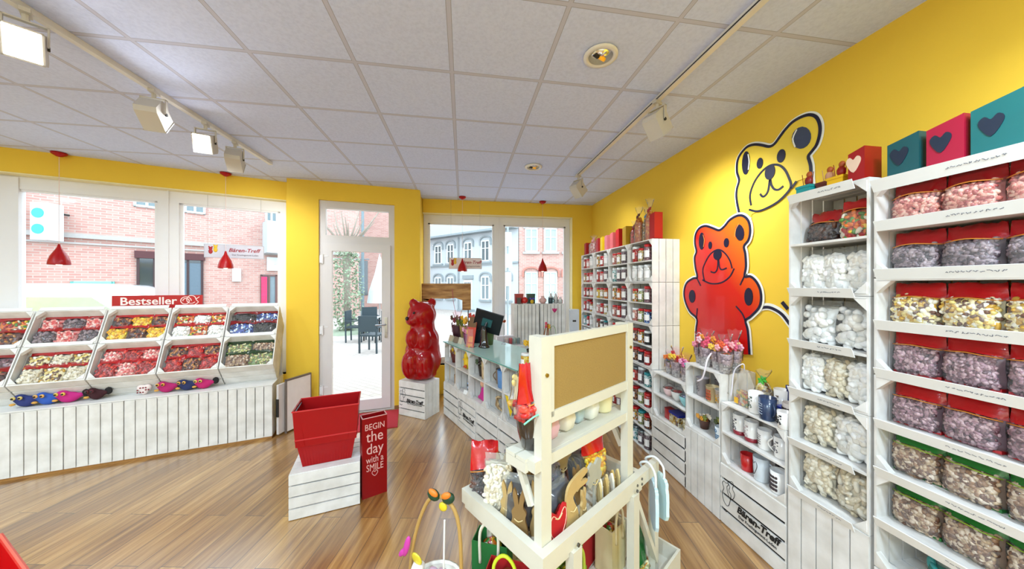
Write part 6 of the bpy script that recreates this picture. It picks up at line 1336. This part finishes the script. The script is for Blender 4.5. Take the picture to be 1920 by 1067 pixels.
# on the shelf
zs = 1.1125
o = thing('vase', 'dark brown glazed vase with yellow tag at the left shelf end', 'vase', kw_(.07, .12, zs), KT.a)
MB().lathe([(.035, 0), (.04, .004), (.055, .06), (.062, .12), (.058, .145), (.05, .145), (.05, .1), (.03, .01), (0, .01)], 28).build('vase_body', P('#241d18', .15, coat=.8), o, True)
MB().box(-.035, .025, -.075, -.072, .105, .14).build('tag', P('#e8b41c', .4), o); MB().tube(catmull([(-.1, -.06, .13), (-.05, -.07, .15), (.0, -.068, .14), (.05, -.05, .12), (.055, -.045, .06)], False, 4), .0035, 6).build('ribbon', P('#7ac8a8', .3), o, True)
o = make(('kb', 'vb'), lambda: bag(.12, .2, .09, 'cream', None, n=60, lump=.012, seed=120), 'clear bag with white top and orange sweets in the vase', kw_(.07, .165, zs+.115), KT.a, None, R(10))
o = make(('kb', 'vb2'), lambda: bag(.11, .2, .08, 'red', '#b8000a', .7, n=30, lump=.012, seed=121), 'shiny red wrapped bag leaning in the vase', kw_(.035, .11, zs+.125), KT.a, None, R(4))
SF = P('#e6e2dc', .3, coat=.3, var=.05)
def shell_(x, y, h, r, cl, lb, seed, tw=0):
    rg_ = random.Random(seed); mb = MB(); n = 16
    prof = [(r*.45, 0), (r*.8, h*.12), (r, h*.45), (r*.85, h*.75), (r*.95, h), (r*.88, h), (r*.78, h*.75), (0, h*.7)]
    mb.lathe(prof, n); mb.v = [(a*(1+.1*math.sin(5*math.atan2(b, a)+tw)), b*(1+.1*math.sin(5*math.atan2(b, a)+tw)), c+(.01*math.sin(3*math.atan2(b, a)) if c > h*.7 else 0)) for a, b, c in mb.v]
    return solo(mb, 'ceramic_pot', P(cl, .3, coat=.4, var=.06), lb, 'pot', kw_(x, y, zs), KT.a, 'pastel pots behind the cork board', smooth=True)
shell_(.165, .12, .11, .042, '#d8a8b0', 'pink fluted pot, leftmost behind the cork board bottom rail', 1)
shell_(.27, .125, .115, .045, '#ddd6c4', 'cream rounded pot between pink and blue pots on shelf', 2)
shell_(.365, .135, .12, .036, '#a9c0cc', 'pale blue narrow pot in the middle of the shelf', 3)
shell_(.44, .12, .125, .044, '#e0e2dc', 'white tulip shaped pot right of the blue pot', 4)
o = solo(MB().lathe([(.036, 0), (.042, .01), (.054, .13), (.058, .135), (.05, .135), (.04, .02), (0, .02)], 24), 'flower_pot', P('#e6dfb4', .4, coat=.2), 'cream yellow smooth flower pot at the right end of the shelf', 'pot', kw_(.565, .13, zs), KT.a, smooth=True)
# light blue bags hanging from the handle
def hbag(x, dz, rz, lb, cl):
    o = thing('gift_bag', lb, 'bag', kw_(x, .016, .8), KT.a+R(rz), 'light blue bags hanging from the cart rail')
    pts = [(-.07, -.26), (.07, -.26), (.075, -.1), (.05, -.065), (-.05, -.065), (-.075, -.1)]
    mb = MB(); n = 28; P_ = catmull(pts, True, 5); 
    P_ = [(a*(1+.03*math.sin(i*2.2)), b+dz+.004*math.sin(i*2.2)) for i, (a, b) in enumerate(P_)]
    sheet(mb, P_, -.045, -.03); mb.build('bag_body', P(cl, .5, var=.06), o)
    MB().tube(catmull([(-.045, -.038, -.07+dz), (-.04, -.035, .0), (0, -.01, .03), (.035, .02, .0), (.045, -.03, -.06+dz)], False, 5), .0055, 8).build('handle', P('#e2e8ea', .4), o, True)
    MB().ell((.03, -.047, -.14+dz), (.012, .003, .014)).ell((.03, -.047, -.165+dz), (.009, .003, .012), 1).build('flower_print', [P('#d8901c'), DARK], o, True); return o
hbag(.775, 0, 35, 'light blue scalloped gift bag hanging from the rail, nearer one', '#bfd6e4'); hbag(.85, .01, 50, 'pale blue gift bag hanging at the very end of the rail', '#c9e2e6')
# lower tray
ZL_ = .229
o = thing('wire_basket', 'basket with tall bent handle, ribbons and gold sweets at lower left', 'basket', kw_(-.13, .49, .0), KT.a+R(-60))
MB().tube(catmull([(-.12, 0, .25), (-.12, 0, .55), (-.05, 0, .78), (.03, 0, .83), (.11, 0, .72), (.12, 0, .25)], False, 6), .008, 8).build('handle', P('#b08a4a', .6), o, True)
MB().lathe([(.09, 0), (.11, .46), (.12, .46), (.1, .44), (.08, .01), (0, .01)], 20).build('basket_body', P('#e6e0d4', .6), o, True)
mb = MB(); rg_ = random.Random(9)
for i in range(14): mb.ell((rg_.uniform(-.08, .08), rg_.uniform(-.08, .06), .475+rg_.uniform(-.03, .05)), (.026, .02, .022), i % 3, (rg_.uniform(0, 90),)*3, 1, .6)
mb.build('gold_sweets', [P('#e8c020', .2, metal=.6), P('#e8e0d8', .3), P('#c8a8b8', .3)], o, True)
mb = MB()
for sx_, c in ((-1, 0), (1, 0)): mb.ell((.03+sx_*.035, -.01, .84), (.03, .016, .024), 0, (0, sx_*-25, 0)); mb.ell((.03+sx_*.03, -.02, .855), (.024, .01, .014), 1, (0, sx_*-25, 0))
mb.ell((.04, -.01, .80), (.02, .008, .02), 2); mb.build('bow', [P('#0f3a22', .5), P('#d8761c', .5), P('#d8c020', .4)], o, True)
MB().ell((-.13, -.02, .6), (.014, .01, .05), 0, (0, 15, 0)).ell((-.15, -.02, .57), (.012, .008, .03), 0, (0, 40, 0)).build('ribbon', P('#c0389a', .5), o, True); MB().ell((-.08, -.02, .56), (.03, .006, .02), 0, (0, 40, 0)).build('gold_leaf', P('#d8c83a', .3, metal=.4), o, True)
MB().tube([(.02, .02, .2), (.03, .02, .72)], .004).build('white_stick', WHITE2, o)
o = solo(MB().lathe([(.05, 0), (.065, .15), (.06, .15), (.045, .01), (0, .01)], 20), 'paper_cup', P('#e2e6e2', .4), 'white round cup standing at the lower left of the cart', 'cup', kw_(.02, .46, .2295), KT.a, smooth=True)
def felt(x, y, w, h, cl, lb, rz=0, handle='#e8e4d4', z=ZL_, gr=None):
    o = thing('felt_bag', lb, 'bag', kw_(x, y, z), KT.a+R(rz), gr)
    mb = MB().box(-w/2, w/2, -.05, -.045, 0, h).box(-w/2, w/2, .045, .05, 0, h).box(-w/2, -w/2+.004, -.045, .045, 0, h).box(w/2-.004, w/2, -.045, .045, 0, h).box(-w/2, w/2, -.045, .045, 0, .005); mb.build('bag_body', P(cl, .8), o)
    MB().tube(catmull([(-w*.25, -.052, h*.7), (-w*.25, -.052, h+.05), (0, -.052, h+.1), (w*.25, -.052, h+.05), (w*.25, -.052, h*.7)], False, 5), .007, 8).build('handle', P(handle, .6), o, True)
    MB().lathe([(.04, h*.6), (.045, h*.9), (0, h)], 10).build('sweets', speckle(HX['mix'], 50), o, True); return o
felt(.15, .46, .17, .30, '#1c6a2c', 'dark green felt bag with white handle under the tray, left', -57)
felt(.09, .28, .18, .30, '#a80f14', 'red felt bag with yellow-green band under the left tray corner', -57, '#c8dc28')
felt(.30, .12, .1, .3, '#6a8a1c', 'olive green felt bag beside the cart leg', 0, '#a8b83a')
felt(.62, .30, .2, .36, '#a50d12', 'large dark red felt bag in the lower tray right half', 8, '#a50d12')
felt(.72, .18, .13, .24, '#e0cfa0', 'cream basket with beige arched handle in the lower tray', 0, '#e6d6b0')
o = make(('kb', 'grn'), lambda: bag(.12, .26, .07, 'green', '#12662c', .75, n=30, seed=130), 'green printed sweet bag standing at the lower right', kw_(.80, .06, ZL_), KT.a, None)
o = thing('tulip_bunch', 'bunch of yellow fabric tulips in the lower tray beside the leg', 'flowers', kw_(.47, .22, ZL_), KT.a)
for i, (a, b, h) in enumerate(((-.05, .0, .36), (.0, .02, .42), (.04, -.02, .33))):
    MB().tube([(a*.3, b*.3, 0), (a, b, h)], .005, 6).build('stem', P('#5a8a28'), o); MB().ell((a, b, h+.03), (.018, .015, .05), 0, (0, a*300, 0), 2).ell((a+.018, b, h+.025), (.01, .01, .045), 0, (0, 25, 0), 2).build('flower', P('#e8b818', .5), o, True)
